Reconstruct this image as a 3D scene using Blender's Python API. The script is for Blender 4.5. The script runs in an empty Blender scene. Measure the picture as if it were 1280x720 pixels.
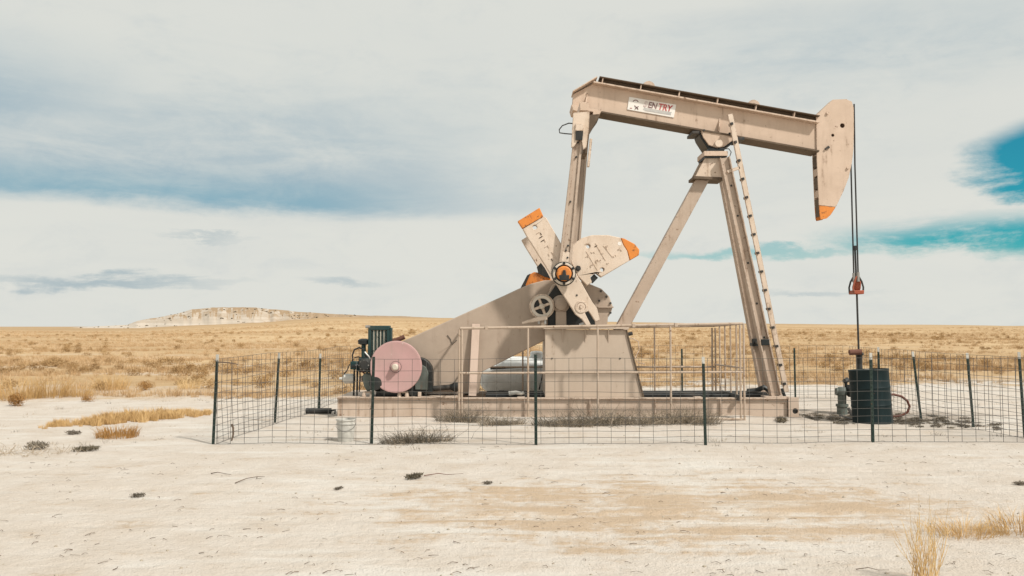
import bpy, bmesh, math, random
import numpy as np
from mathutils import Vector, Matrix, noise
from mathutils.geometry import tessellate_polygon

random.seed(7)
RNG = np.random.default_rng(11)
S = bpy.context.scene
COL = S.collection

# ------------------------------------------------------------------ camera
F_PX = 1100.0                      # focal length in pixels of a 1280 wide frame
EYE = 1.7
PITCH = math.atan(48 / F_PX)
cam_data = bpy.data.cameras.new('camera')
cam_data.sensor_width = 36.0
cam_data.lens = 36.0 * F_PX / 1280.0
cam_data.clip_end = 20000
cam = bpy.data.objects.new('camera', cam_data)
cam.location = (0, 0, EYE)
cam.rotation_euler = (math.pi / 2 + PITCH, 0, 0)
COL.objects.link(cam)
S.camera = cam

# ------------------------------------------------------------------ light
SUN_AZ = math.radians(132)         # from +Y (view direction) clockwise: behind the right shoulder
SUN_EL = math.radians(47)
to_sun = Vector((math.sin(SUN_AZ) * math.cos(SUN_EL), math.cos(SUN_AZ) * math.cos(SUN_EL), math.sin(SUN_EL)))
sun_data = bpy.data.lights.new('sun', 'SUN')
sun_data.energy = 3.0
sun_data.angle = math.radians(3.5)
sun_data.color = (1.0, 0.95, 0.87)
sun = bpy.data.objects.new('sun', sun_data)
sun.rotation_euler = (-to_sun).to_track_quat('-Z', 'Y').to_euler()
sun.location = (20, -20, 30)
COL.objects.link(sun)

S.view_settings.view_transform = 'Standard'
S.view_settings.look = 'None'
S.view_settings.gamma = 1.0
S.view_settings.exposure = 0.40
S.view_settings.use_curve_mapping = False


# ------------------------------------------------------------------ node expression helper
class E:
    def __init__(self, nt, s):
        self.nt, self.s = nt, s

    def _m(self, op, *a):
        n = self.nt.nodes.new('ShaderNodeMath'); n.operation = op
        for i, v in enumerate(a):
            if isinstance(v, E): self.nt.links.new(v.s, n.inputs[i])
            else: n.inputs[i].default_value = v
        return E(self.nt, n.outputs[0])
    def __add__(s, o): return s._m('ADD', s, o)
    def __radd__(s, o): return s._m('ADD', o, s)
    def __sub__(s, o): return s._m('SUBTRACT', s, o)
    def __rsub__(s, o): return s._m('SUBTRACT', o, s)
    def __mul__(s, o): return s._m('MULTIPLY', s, o)
    def __rmul__(s, o): return s._m('MULTIPLY', o, s)
    def __truediv__(s, o): return s._m('DIVIDE', s, o)
    def pow(s, o): return s._m('POWER', s, o)
    def sqrt(s): return s._m('SQRT', s)
    def max(s, o): return s._m('MAXIMUM', s, o)
    def min(s, o): return s._m('MINIMUM', s, o)
    def atan2(s, o): return s._m('ARCTAN2', s, o)
    def smooth(s, a, b, lo=0.0, hi=1.0):
        n = s.nt.nodes.new('ShaderNodeMapRange'); n.interpolation_type = 'SMOOTHSTEP'
        s.nt.links.new(s.s, n.inputs[0])
        n.inputs[1].default_value = a; n.inputs[2].default_value = b
        n.inputs[3].default_value = lo; n.inputs[4].default_value = hi
        return E(s.nt, n.outputs[0])
    def lin(s, a, b, lo=0.0, hi=1.0):
        n = s.nt.nodes.new('ShaderNodeMapRange'); n.interpolation_type = 'LINEAR'
        s.nt.links.new(s.s, n.inputs[0])
        n.inputs[1].default_value = a; n.inputs[2].default_value = b
        n.inputs[3].default_value = lo; n.inputs[4].default_value = hi
        return E(s.nt, n.outputs[0])


def e_xyz(nt, sock):
    n = nt.nodes.new('ShaderNodeSeparateXYZ'); nt.links.new(sock, n.inputs[0])
    return [E(nt, n.outputs[i]) for i in range(3)]


def e_vec(nt, x, y, z):
    n = nt.nodes.new('ShaderNodeCombineXYZ')
    for i, v in enumerate((x, y, z)):
        if isinstance(v, E): nt.links.new(v.s, n.inputs[i])
        else: n.inputs[i].default_value = v
    return n.outputs[0]


def e_noise(nt, vec, scale=1.0, detail=3.0, rough=0.5, dist=0.0):
    n = nt.nodes.new('ShaderNodeTexNoise')
    if vec is not None: nt.links.new(vec, n.inputs['Vector'])
    n.inputs['Scale'].default_value = scale; n.inputs['Detail'].default_value = detail
    n.inputs['Roughness'].default_value = rough; n.inputs['Distortion'].default_value = dist
    return E(nt, n.outputs[0])


def e_vor(nt, vec, scale=1.0, feature='F1'):
    n = nt.nodes.new('ShaderNodeTexVoronoi'); n.feature = feature
    if vec is not None: nt.links.new(vec, n.inputs['Vector'])
    n.inputs['Scale'].default_value = scale
    return E(nt, n.outputs[0])


def e_mix(nt, f, a, b, mode='MIX'):
    n = nt.nodes.new('ShaderNodeMix'); n.data_type = 'RGBA'; n.blend_type = mode
    if isinstance(f, E): nt.links.new(f.s, n.inputs[0])
    else: n.inputs[0].default_value = f
    for i, v in ((6, a), (7, b)):
        if isinstance(v, (tuple, list)): n.inputs[i].default_value = (*v[:3], 1)
        else: nt.links.new(v, n.inputs[i])
    return n.outputs[2]


def e_bump(nt, h, strength=0.3, dist=0.01):
    n = nt.nodes.new('ShaderNodeBump')
    n.inputs['Strength'].default_value = strength; n.inputs['Distance'].default_value = dist
    nt.links.new(h.s, n.inputs['Height'])
    return n.outputs[0]


# ------------------------------------------------------------------ sky
W = bpy.data.worlds.new('World'); S.world = W; W.use_nodes = True
nt = W.node_tree; nt.nodes.clear()
out = nt.nodes.new('ShaderNodeOutputWorld'); bg = nt.nodes.new('ShaderNodeBackground')
bg.inputs[1].default_value = 0.1
nt.links.new(bg.outputs[0], out.inputs[0])
sky = nt.nodes.new('ShaderNodeTexSky'); sky.sky_type = 'NISHITA'; sky.sun_disc = False
sky.sun_elevation = SUN_EL; sky.sun_rotation = SUN_AZ
sky.air_density = 1.0; sky.dust_density = 0.3; sky.ozone_density = 2.0
tc = nt.nodes.new('ShaderNodeTexCoord')
dx, dy, dz = e_xyz(nt, tc.outputs['Generated'])
u = dx.atan2(dy)
v = dz / (dx * dx + dy * dy).sqrt().max(0.02)
n1 = e_noise(nt, e_vec(nt, dx * 2.2, dy * 2.2, dz * 12.0), 1.0, 6.0, 0.55, 0.4)
n2 = e_noise(nt, e_vec(nt, dx * 6.0 + 3.1, dy * 6.0, dz * 30.0), 1.0, 9.0, 0.66, 0.5)
n3 = e_noise(nt, e_vec(nt, dx * 1.3 + 7.0, dy * 1.3, dz * 5.0), 1.0, 3.0, 0.5)
n4 = e_noise(nt, e_vec(nt, dx * 11.0 + 1.7, dy * 11.0, dz * 24.0), 1.0, 9.0, 0.68, 0.3)   # mottled sheet
uu = u + (n1 - 0.5) * 0.14 + (n2 - 0.5) * 0.07 + (n4 - 0.5) * 0.09
vv = v + (n2 - 0.5) * 0.040 + (n1 - 0.5) * 0.030 + (n4 - 0.5) * 0.034


def blob(u0, v0, ru, rv, soft):
    a = (uu - u0) / ru; b = (vv - v0) / rv
    return (a * a + b * b).sqrt().smooth(1.0, 1.0 - soft)


# blue openings between the clouds
hole = blob(0.590, 0.162, 0.135, 0.050, 0.38)
hole2 = blob(0.50, 0.092, 0.22, 0.027, 0.85) * (n2 * 0.7 + n4 * 0.5).smooth(0.42, 0.68) * 0.95
hole3 = blob(0.27, 0.080, 0.20, 0.009, 0.9) * 0.50
high = n3.smooth(0.62, 0.76) * v.smooth(0.42, 0.8) * n4.smooth(0.35, 0.6) * 0.7
opening = hole.max(hole2).max(hole3).max(high)
# the long blue-grey shelf with a crisper lower edge
vs = v + (n1 - 0.5) * 0.035 + (n2 - 0.5) * 0.016 + (n4 - 0.5) * 0.010
wisp = (n2 * 0.55 + n4 * 0.55 + n1 * 0.5 - 0.12).smooth(0.42, 0.92)
edge = vs.smooth(0.119, 0.141)
fade_up = vs.smooth(0.36, 0.12)
fade_r = uu.smooth(0.20, -0.26) * u.smooth(-1.7, -0.9)
shelf = edge * fade_up * fade_r * (wisp * 0.9 + 0.25)
teal = edge * vs.smooth(0.180, 0.132) * uu.smooth(0.0, -0.28) * u.smooth(-1.7, -0.9)
left_haze = blob(-0.60, 0.22, 0.36, 0.12, 1.0) * (wisp * 0.8 + 0.35)
streaks = (blob(-0.43, 0.047, 0.17, 0.0100, 0.95) * 0.9).max(blob(-0.185, 0.052, 0.07, 0.0075, 0.95) * 0.6).max(
    blob(-0.33, 0.098, 0.07, 0.005, 0.95) * 0.5).max(blob(0.33, 0.036, 0.10, 0.006, 1.0) * 0.5)
veil = n1.smooth(0.48, 0.78) * 0.45 + n3.smooth(0.45, 0.75) * 0.30 + n4.smooth(0.48, 0.74) * 0.45 + n2.smooth(0.50, 0.8) * 0.3
topgrey = blob(0.40, 0.30, 0.36, 0.09, 1.0) * (wisp * 0.5 + 0.1)

c = e_mix(nt, veil.min(1.0), (5.55, 5.60, 5.22), (4.70, 4.95, 4.86))
c = e_mix(nt, shelf.max(left_haze).max(topgrey).min(0.95), c, (2.75, 3.62, 4.10))
c = e_mix(nt, streaks.min(1.0), c, (3.1, 3.75, 4.0))
skyc = e_mix(nt, 1.0, sky.outputs[0], (0.025, 0.54, 0.55), 'MULTIPLY')
c = e_mix(nt, (teal * (n2 * 0.8 + n4 * 0.4 + 0.02)).min(1.0), c, (1.2, 2.9, 3.75))
c = e_mix(nt, opening.min(0.97), c, skyc)
nt.links.new(c, bg.inputs[0])


# ------------------------------------------------------------------ measuring helper
def at(px, py, y):
    """Point of the vertical plane at distance y that the photograph shows at (px, py)."""
    a = (px - 640) / F_PX; b = (360 - py) / F_PX
    c_, s_ = math.cos(PITCH), math.sin(PITCH)
    d = Vector((a, c_ - b * s_, s_ + b * c_))
    t = y / d.y
    return Vector((d.x * t, y, EYE + d.z * t))


def xz(px, py, y):
    p = at(px, py, y); return (p.x, p.z)


def ground_at(px, py):
    a = (px - 640) / F_PX; b = (360 - py) / F_PX
    c_, s_ = math.cos(PITCH), math.sin(PITCH)
    d = Vector((a, c_ - b * s_, s_ + b * c_))
    t = EYE / -d.z
    return Vector((d.x * t, d.y * t, 0))


# ------------------------------------------------------------------ materials
MATS = {}


def base_mat(name):
    m = bpy.data.materials.new(name); m.use_nodes = True
    t = m.node_tree; b = t.nodes['Principled BSDF']
    MATS[name] = m
    return m, t, b


def pos_vec(t, sx=1, sy=1, sz=1, obj=False):
    if obj:
        n = t.nodes.new('ShaderNodeTexCoord'); s = n.outputs['Object']
    else:
        n = t.nodes.new('ShaderNodeNewGeometry'); s = n.outputs['Position']
    x, y, z = e_xyz(t, s)
    return e_vec(t, x * sx, y * sy, z * sz), (x, y, z)


def paint(name, col, dirt, rust=0.0, rough=0.55, streak=0.5, metal=0.0, spec=0.35, rustcol=(0.15, 0.075, 0.04), edge=0.0):
    m, t, b = base_mat(name)
    vec, _ = pos_vec(t)
    svec, _ = pos_vec(t, 9, 9, 1.1)
    a = e_noise(t, vec, 2.2, 5, 0.6)
    s = e_noise(t, svec, 1.0, 4, 0.6)
    spk = e_noise(t, vec, 24.0, 4, 0.7)
    fine = e_noise(t, vec, 38, 3, 0.6)
    f = (a.smooth(0.35, 0.75) * 0.55 + s.smooth(0.48, 0.75) * streak + (fine - 0.5) * 0.35).max(0.0).min(1.0)
    c = e_mix(t, f, col, dirt)
    if rust > 0:
        r1 = e_noise(t, vec, 9.0, 6, 0.7)
        th = 0.675 - rust * 0.24
        rm = (r1.smooth(th, th + 0.06) * 0.85).max(spk.smooth(0.735 - rust * 0.25, 0.79 - rust * 0.25) * 0.75).max((s * 0.65 + r1 * 0.35).smooth(th - 0.05, th + 0.04) * 0.42)
        c = e_mix(t, rm, c, rustcol)
    if edge > 0:   # paint chipped off along the corners
        bv = t.nodes.new('ShaderNodeBevel'); bv.samples = 4; bv.inputs['Radius'].default_value = 0.03
        gn = t.nodes.new('ShaderNodeNewGeometry'); dt = t.nodes.new('ShaderNodeVectorMath'); dt.operation = 'DOT_PRODUCT'
        t.links.new(bv.outputs[0], dt.inputs[0]); t.links.new(gn.outputs['Normal'], dt.inputs[1])
        e_n = e_noise(t, vec, 14.0, 5, 0.7)
        em = E(t, dt.outputs['Value']).smooth(0.985, 0.85) * e_n.smooth(0.56 - edge * 0.12, 0.64 - edge * 0.12)
        c = e_mix(t, em * 0.8, c, rustcol)
    t.links.new(c, b.inputs['Base Color'])
    r = a * 0.25 + rough - 0.12
    t.links.new(r.s, b.inputs['Roughness'])
    b.inputs['Metallic'].default_value = metal
    b.inputs['Specular IOR Level'].default_value = spec
    t.links.new(e_bump(t, a * 0.6 + fine * 0.35, 0.25, 0.006), b.inputs['Normal'])
    return m


paint('tan_paint', (0.59, 0.455, 0.355), (0.46, 0.345, 0.26), 0.16, 0.55, edge=0.5)
paint('leg_paint', (0.47, 0.375, 0.30), (0.35, 0.265, 0.20), 0.25, 0.55, edge=0.5)
paint('cream_paint', (0.66, 0.545, 0.445), (0.50, 0.385, 0.285), 0.22, 0.6, edge=1.0)
paint('pale_steel', (0.62, 0.56, 0.48), (0.42, 0.34, 0.26), 0.2, 0.5)
paint('guard_paint', (0.42, 0.335, 0.265), (0.33, 0.255, 0.20), 0.02, 0.5, 0.3)
paint('skid_paint', (0.52, 0.42, 0.34), (0.38, 0.285, 0.215), 0.22, 0.65, 0.7, edge=0.5)
paint('rail_paint', (0.47, 0.375, 0.295), (0.32, 0.235, 0.17), 0.3, 0.6)
paint('pedestal_paint', (0.50, 0.41, 0.33), (0.43, 0.345, 0.27), 0.03, 0.6, 0.35)
paint('pale_plank', (0.60, 0.47, 0.39), (0.45, 0.34, 0.27), 0.05, 0.8)
paint('orange_paint', (0.68, 0.235, 0.045), (0.54, 0.19, 0.05), 0.36, 0.55, rustcol=(0.18, 0.07, 0.03), edge=1.0)
paint('brown_steel_and_shade', (0.095, 0.068, 0.045), (0.16, 0.115, 0.08), 0.1, 0.75)  # brown steel, also painted shade under the beam and in the head's gaps
paint('pink_paint', (0.49, 0.30, 0.29), (0.40, 0.275, 0.25), 0.08, 0.5, 0.5, rustcol=(0.55, 0.45, 0.40))
paint('black_oily_and_shade', (0.012, 0.016, 0.017), (0.045, 0.04, 0.035), 0.0, 0.45, 0.5)  # oily black parts, also painted shade in the gearbox and round the wrist pin
paint('dark_steel', (0.035, 0.038, 0.04), (0.09, 0.075, 0.06), 0.12, 0.55, metal=0.3)
paint('green_paint', (0.010, 0.040, 0.040), (0.04, 0.055, 0.05), 0.05, 0.5)
paint('grey_green', (0.13, 0.15, 0.135), (0.08, 0.09, 0.08), 0.1, 0.6)
paint('drum_paint', (0.005, 0.014, 0.016), (0.012, 0.026, 0.029), 0.04, 0.55, 0.6, spec=0.2, rustcol=(0.07, 0.045, 0.03))
paint('tank_white', (0.84, 0.86, 0.85), (0.60, 0.62, 0.61), 0.04, 0.45, 0.5)
paint('galvanised', (0.11, 0.105, 0.10), (0.075, 0.07, 0.06), 0.05, 0.45, metal=0.2)
paint('post_green', (0.014, 0.032, 0.026), (0.04, 0.045, 0.04), 0.1, 0.6)
paint('post_white', (0.52, 0.51, 0.47), (0.34, 0.33, 0.30), 0.1, 0.6)
paint('white_plastic', (0.56, 0.545, 0.505), (0.52, 0.50, 0.45), 0.0, 0.5, 0.4)
paint('steel_bare', (0.42, 0.41, 0.39), (0.25, 0.23, 0.2), 0.1, 0.4, metal=0.7)
paint('red_paint', (0.36, 0.075, 0.035), (0.24, 0.09, 0.055), 0.25, 0.5)
paint('rust_pipe', (0.12, 0.05, 0.035), (0.20, 0.10, 0.07), 0.3, 0.8)
paint('hose_red', (0.13, 0.045, 0.03), (0.19, 0.10, 0.07), 0.0, 0.6)
paint('cable', (0.022, 0.022, 0.022), (0.05, 0.045, 0.04), 0.0, 0.6)
paint('sign_white', (0.80, 0.77, 0.73), (0.70, 0.62, 0.55), 0.0, 0.5, 0.35)
paint('sign_red', (0.42, 0.035, 0.04), (0.55, 0.22, 0.2), 0.0, 0.5, 0.4)
paint('sign_dark', (0.13, 0.055, 0.06), (0.35, 0.25, 0.24), 0.0, 0.5, 0.5)
paint('sign_faded', (0.42, 0.27, 0.26), (0.62, 0.55, 0.52), 0.0, 0.5, 0.5)
paint('sign_grey', (0.42, 0.42, 0.42), (0.6, 0.58, 0.55), 0.0, 0.5, 0.5)
paint('engraved', (0.46, 0.345, 0.26), (0.36, 0.26, 0.19), 0.1, 0.8)
paint('radiator_core', (0.52, 0.50, 0.42), (0.05, 0.07, 0.065), 0.45, 0.5, 1.0, rustcol=(0.02, 0.035, 0.03))
paint('twig', (0.12, 0.085, 0.06), (0.22, 0.165, 0.12), 0.0, 0.9)
paint('dung', (0.05, 0.04, 0.028), (0.10, 0.08, 0.05), 0.0, 0.95)
paint('stone', (0.40, 0.35, 0.28), (0.28, 0.23, 0.18), 0.0, 0.9)


def plant_mat(name, cols, trans=0.25, bands=False):
    m, t, b = base_mat(name)
    oi = t.nodes.new('ShaderNodeObjectInfo')
    r = E(t, oi.outputs['Random'])
    vec, (x, y, z) = pos_vec(t, 0.10, 0.22, 0.0)
    big = e_noise(t, vec, 1.0, 3, 0.55)
    vec2, _ = pos_vec(t, 6, 6, 2)
    fine = e_noise(t, vec2, 2.0, 2, 0.5)
    f = (r * 0.45 + (big - 0.5) * 1.5 + (fine - 0.5) * 0.8 + 0.25).max(0.0).min(1.0)
    ramp = t.nodes.new('ShaderNodeValToRGB')
    el = ramp.color_ramp.elements
    for i, cc in enumerate(cols):
        e = el[i] if i < 2 else el.new(0.5)
        e.position = i / (len(cols) - 1); e.color = (*cc, 1)
    for i, cc in enumerate(cols):
        el[i].position = i / (len(cols) - 1); el[i].color = (*cc, 1)
    t.links.new(f.s, ramp.inputs[0])
    t.links.new(ramp.outputs[0], b.inputs['Base Color'])
    b.inputs['Roughness'].default_value = 0.8
    b.inputs['Specular IOR Level'].default_value = 0.1
    return m


plant_mat('straw', [(0.34, 0.21, 0.105), (0.49, 0.33, 0.18), (0.60, 0.445, 0.275), (0.70, 0.575, 0.42)])
plant_mat('straw_gold', [(0.46, 0.29, 0.12), (0.62, 0.42, 0.20), (0.72, 0.55, 0.31)])
plant_mat('sage', [(0.27, 0.17, 0.08), (0.40, 0.26, 0.125), (0.52, 0.36, 0.19)])
plant_mat('orange_brush', [(0.24, 0.12, 0.04), (0.38, 0.21, 0.075), (0.46, 0.28, 0.12)])
plant_mat('dead_grey', [(0.10, 0.088, 0.07), (0.20, 0.17, 0.135), (0.32, 0.275, 0.215)])
plant_mat('dead_dark', [(0.085, 0.075, 0.055), (0.16, 0.135, 0.095), (0.25, 0.205, 0.15)])
plant_mat('dead_pale', [(0.34, 0.27, 0.20), (0.45, 0.37, 0.28), (0.55, 0.46, 0.36)])
plant_mat('hill_shrub', [(0.05, 0.045, 0.028), (0.10, 0.075, 0.045), (0.14, 0.10, 0.06)])


# ------------------------------------------------------------------ mesh builder
def smoothstep(a, b, x):
    t = min(1.0, max(0.0, (x - a) / (b - a))); return t * t * (3 - 2 * t)


class MB:
    def __init__(self):
        self.v, self.f = [], []

    def add(self, vs, fs):
        o = len(self.v); self.v += [tuple(p) for p in vs]; self.f += [tuple(i + o for i in q) for q in fs]
        return self

    def box(self, x0, x1, y0, y1, z0, z1):
        vs = [(x0, y0, z0), (x1, y0, z0), (x1, y1, z0), (x0, y1, z0), (x0, y0, z1), (x1, y0, z1), (x1, y1, z1), (x0, y1, z1)]
        return self.add(vs, [(0, 3, 2, 1), (4, 5, 6, 7), (0, 1, 5, 4), (1, 2, 6, 5), (2, 3, 7, 6), (3, 0, 4, 7)])

    def bar(self, p0, p1, w, h, up=(0, 1, 0)):
        """rectangular bar from p0 to p1; h along 'up', w across."""
        p0, p1 = Vector(p0), Vector(p1); d = (p1 - p0).normalized(); u = Vector(up)
        u = (u - d * u.dot(d)).normalized(); s = d.cross(u)
        vs = []
        for p in (p0, p1):
            for a, b in ((-1, -1), (1, -1), (1, 1), (-1, 1)):
                vs.append(p + s * (a * w / 2) + u * (b * h / 2))
        return self.add(vs, [(0, 1, 2, 3), (7, 6, 5, 4), (0, 4, 5, 1), (1, 5, 6, 2), (2, 6, 7, 3), (3, 7, 4, 0)])

    def prism(self, poly, y0, y1, holes=()):
        """polygon(s) in x-z extruded from y0 to y1."""
        loops = [list(poly)] + [list(h) for h in holes]
        tris = tessellate_polygon([[Vector((p[0], p[1], 0)) for p in lp] for lp in loops])
        flat = [p for lp in loops for p in lp]; n = len(flat)
        vs = [(p[0], y0, p[1]) for p in flat] + [(p[0], y1, p[1]) for p in flat]
        fs = []
        for tr in tris:
            a, b, c_ = [Vector((flat[i][0], flat[i][1], 0)) for i in tr]
            cr = (b - a).cross(c_ - a).z
            tr = tuple(tr) if cr > 0 else tuple(reversed(tr))
            fs.append(tr); fs.append(tuple(i + n for i in reversed(tr)))
        k = 0
        for lp in loops:
            m = len(lp)
            for i in range(m):
                a, b = k + i, k + (i + 1) % m
                fs.append((a, b, b + n, a + n))
            k += m
        return self.add(vs, fs)

    def cyl(self, p0, p1, r0, r1=None, n=12, cap=True):
        r1 = r0 if r1 is None else r1
        p0, p1 = Vector(p0), Vector(p1); d = (p1 - p0).normalized()
        a = d.orthogonal().normalized(); b = d.cross(a)
        vs = []
        for p, r in ((p0, r0), (p1, r1)):
            for i in range(n):
                t = 2 * math.pi * i / n; vs.append(p + (a * math.cos(t) + b * math.sin(t)) * r)
        fs = [(i, (i + 1) % n, (i + 1) % n + n, i + n) for i in range(n)]
        if cap: fs += [tuple(reversed(range(n))), tuple(range(n, 2 * n))]
        return self.add(vs, fs)

    def tube(self, pts, r, n=6, taper=1.0):
        pts = [Vector(p) for p in pts]; m = len(pts); vs = []; fs = []
        prev = None
        for i, p in enumerate(pts):
            d = (pts[min(i + 1, m - 1)] - pts[max(i - 1, 0)]).normalized()
            a = d.orthogonal().normalized() if prev is None else (prev - d * prev.dot(d)).normalized()
            prev = a; b = d.cross(a); rr = r * (1 + (taper - 1) * i / (m - 1))
            for k in range(n):
                t = 2 * math.pi * k / n; vs.append(p + (a * math.cos(t) + b * math.sin(t)) * rr)
        for i in range(m - 1):
            for k in range(n):
                fs.append((i * n + k, i * n + (k + 1) % n, (i + 1) * n + (k + 1) % n, (i + 1) * n + k))
        fs += [tuple(reversed(range(n))), tuple(range((m - 1) * n, m * n))]
        return self.add(vs, fs)

    def lathe(self, prof, org, axis, n=24, cap=True):
        """prof: list of (distance along axis, radius)."""
        org, d = Vector(org), Vector(axis).normalized(); a = d.orthogonal().normalized(); b = d.cross(a)
        vs = []; fs = []; m = len(prof)
        for h, r in prof:
            for k in range(n):
                t = 2 * math.pi * k / n; vs.append(org + d * h + (a * math.cos(t) + b * math.sin(t)) * max(r, 1e-4))
        for i in range(m - 1):
            for k in range(n):
                fs.append((i * n + k, i * n + (k + 1) % n, (i + 1) * n + (k + 1) % n, (i + 1) * n + k))
        if cap: fs += [tuple(reversed(range(n))), tuple(range((m - 1) * n, m * n))]
        return self.add(vs, fs)

    def mesh(self, name):
        me = bpy.data.meshes.new(name); me.from_pydata(self.v, [], self.f); me.update(); return me

    def build(self, name, mat, parent=None, bevel=0.0, smooth=True, fix=True):
        me = self.mesh(name)
        if fix:
            bm = bmesh.new(); bm.from_mesh(me); bmesh.ops.recalc_face_normals(bm, faces=bm.faces); bm.to_mesh(me); bm.free()
        me.materials.append(MATS[mat])
        if smooth:
            me.shade_smooth(); me.set_sharp_from_angle(angle=math.radians(32))
        return link(name, me, parent, bevel)


def link(name, me, parent=None, bevel=0.0):
    o = bpy.data.objects.new(name, me); COL.objects.link(o)
    if parent is not None:
        o.parent = parent
        o.matrix_parent_inverse = world_inv(parent)
    if bevel:
        md = o.modifiers.new('edge', 'BEVEL'); md.width = bevel; md.segments = 2; md.limit_method = 'ANGLE'; md.angle_limit = math.radians(40)
        md.harden_normals = False
    return o


def world_inv(p):
    m = Matrix.Identity(4)
    while p is not None:
        b = Matrix.LocRotScale(p.location, p.rotation_euler, p.scale)
        m = b if m is None else (p.matrix_parent_inverse @ b) @ m if p.parent else b @ m
        p = p.parent
    return m.inverted()


def thing(name, label, cat, loc, group=None):
    o = bpy.data.objects.new(name, None); COL.objects.link(o)
    o.empty_display_size = 0.2; o.location = loc
    return tag(o, label, cat, group)


def tag(o, label=None, cat=None, group=None, kind=None):
    if label: o['label'] = label
    if cat: o['category'] = cat
    if group: o['group'] = group
    if kind: o['kind'] = kind
    return o


def plabel(o, label):
    o['label'] = label; return o


def circle(cx, cz, r, n=20):
    return [(cx + r * math.cos(2 * math.pi * i / n), cz + r * math.sin(2 * math.pi * i / n)) for i in range(n)]


# ------------------------------------------------------------------ terrain
SKY_X = [-900, -400, 0, 90, 170, 330, 410, 480, 560, 640, 800, 1000, 1280, 1700, 2200]
SKY_Y = [404, 407, 410, 410.5, 410.5, 403, 397, 396.5, 397.5, 400, 403.5, 405, 407.2, 406, 404]


def far_rise(x, y):
    r = math.hypot(x, y)
    if r < 50 or y <= 0: return 0.0
    px = 640 + F_PX * x / max(y, 0.3 * r)
    py = float(np.interp(px, SKY_X, SKY_Y))
    top = EYE + (408 - py) / F_PX * 330 - 0.2
    k = smoothstep(60, 330, r)
    return top * k


def field_edge(x):
    e = 20.8 + 5.0 * smoothstep(-1.0, 5.5, x)
    e -= 1.5 * smoothstep(-9, -13, x)
    return e


def hgt(x, y):
    r = math.hypot(x, y)
    z = 0.020 * noise.noise(Vector((x * 0.55, y * 0.55, 3.0))) + 0.010 * noise.noise(Vector((x * 1.9, y * 1.9, 7.0)))
    z += 0.05 * noise.noise(Vector((x * 0.13, y * 0.13, 1.0))) * smoothstep(18, 30, r)
    if 4 < y < 14:
        for y0 in (7.6, 9.1, 10.6):
            q_ = (y - (y0 + 0.05 * x + 0.35 * math.sin(x * 0.22 + y0))) / 0.11
            if abs(q_) < 3: z += -0.016 * math.exp(-q_ * q_) + 0.008 * math.exp(-(abs(q_) - 1.6) ** 2 * 2)
    if 15 < y < 17 and -4 < x < 6:
        z += (0.045 + 0.05 * noise.noise(Vector((x * 1.1, 4.0, 2.0)))) * math.exp(-((y - 16.22) / 0.22) ** 2) * smoothstep(-4, -3, x) * smoothstep(6, 5, x)
    if y > 15:
        z += 0.10 * smoothstep(-0.5, 2.5, y - field_edge(x)) * (0.6 + 0.8 * noise.noise(Vector((x * 0.3, y * 0.3, 9.0))))
    if r > 40: z += 0.5 * noise.noise(Vector((x * 0.02, y * 0.03, 5.0))) * smoothstep(50, 120, r)
    return z + far_rise(x, y)


def build_ground():
    rs = [0.0, 0.8, 1.6, 2.4]
    while rs[-1] < 30: rs.append(rs[-1] + max(0.10, rs[-1] * 0.012))
    while rs[-1] < 400: rs.append(rs[-1] * 1.028)
    while rs[-1] < 6000: rs.append(rs[-1] * 1.18)
    an = list(np.arange(-48, 48.01, 0.5)) + list(np.arange(54, 312, 6.0))
    vs, fs = [], []
    na = len(an)
    for r in rs:
        for a in an:
            x = r * math.sin(math.radians(a)); y = r * math.cos(math.radians(a))
            z = hgt(x, y)
            if r > 420: z = z * smoothstep(1200, 420, r) - 0.4 * smoothstep(420, 1200, r) * 0
            vs.append((x, y, z))
    for i in range(len(rs) - 1):
        for k in range(na):
            k2 = (k + 1) % na
            fs.append((i * na + k, i * na + k2, (i + 1) * na + k2, (i + 1) * na + k))
    me = bpy.data.meshes.new('ground'); me.from_pydata(vs, [], fs); me.update()
    me.shade_smooth(); me.materials.append(MATS['dirt'])
    o = link('ground', me); tag(o, 'pale dry dirt with straw coloured prairie beyond it', None, None, 'structure')
    return o


m, t, b = base_mat('dirt')
vec, (x, y, z) = pos_vec(t)
flatv = e_vec(t, x, y, 0.0)
nb = e_noise(t, flatv, 0.35, 5, 0.6)
nm = e_noise(t, flatv, 1.7, 6, 0.62)
nf = e_noise(t, flatv, 9.0, 6, 0.65)
ng = e_noise(t, flatv, 55.0, 3, 0.6)
stre = e_noise(t, e_vec(t, x * 0.7, y * 3.2, 0.0), 1.0, 5, 0.65)
pale = e_mix(t, nm.smooth(0.3, 0.7), (0.600, 0.542, 0.482), (0.540, 0.470, 0.400))
# sandy tan patches where the crust has worn off
px_ = (x - 1.5) / 3.4; py_ = (y - 8.4) / 1.9
patch = (px_ * px_ + py_ * py_).sqrt().smooth(1.3, 0.35)
tanm = (patch * 0.42 + (nm - 0.5) * 0.9 + (nf - 0.5) * 0.8 + (stre - 0.5) * 1.0).smooth(0.14, 0.46) * 0.72
c = e_mix(t, tanm, pale, (0.465, 0.335, 0.215))
scuff = (stre * 0.6 + nf * 0.4).smooth(0.56, 0.70) * 0.45
c = e_mix(t, scuff, c, (0.40, 0.33, 0.255))
white = (nb * 0.5 + stre * 0.5).smooth(0.52, 0.36) * 0.7
c = e_mix(t, white, c, (0.66, 0.63, 0.585))
# little dark crumbs
vor = e_vor(t, flatv, 7.0)
crumb = vor.smooth(0.10, 0.05) * nm.smooth(0.50, 0.60)
c = e_mix(t, crumb * 0.7, c, (0.16, 0.12, 0.085))
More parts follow.
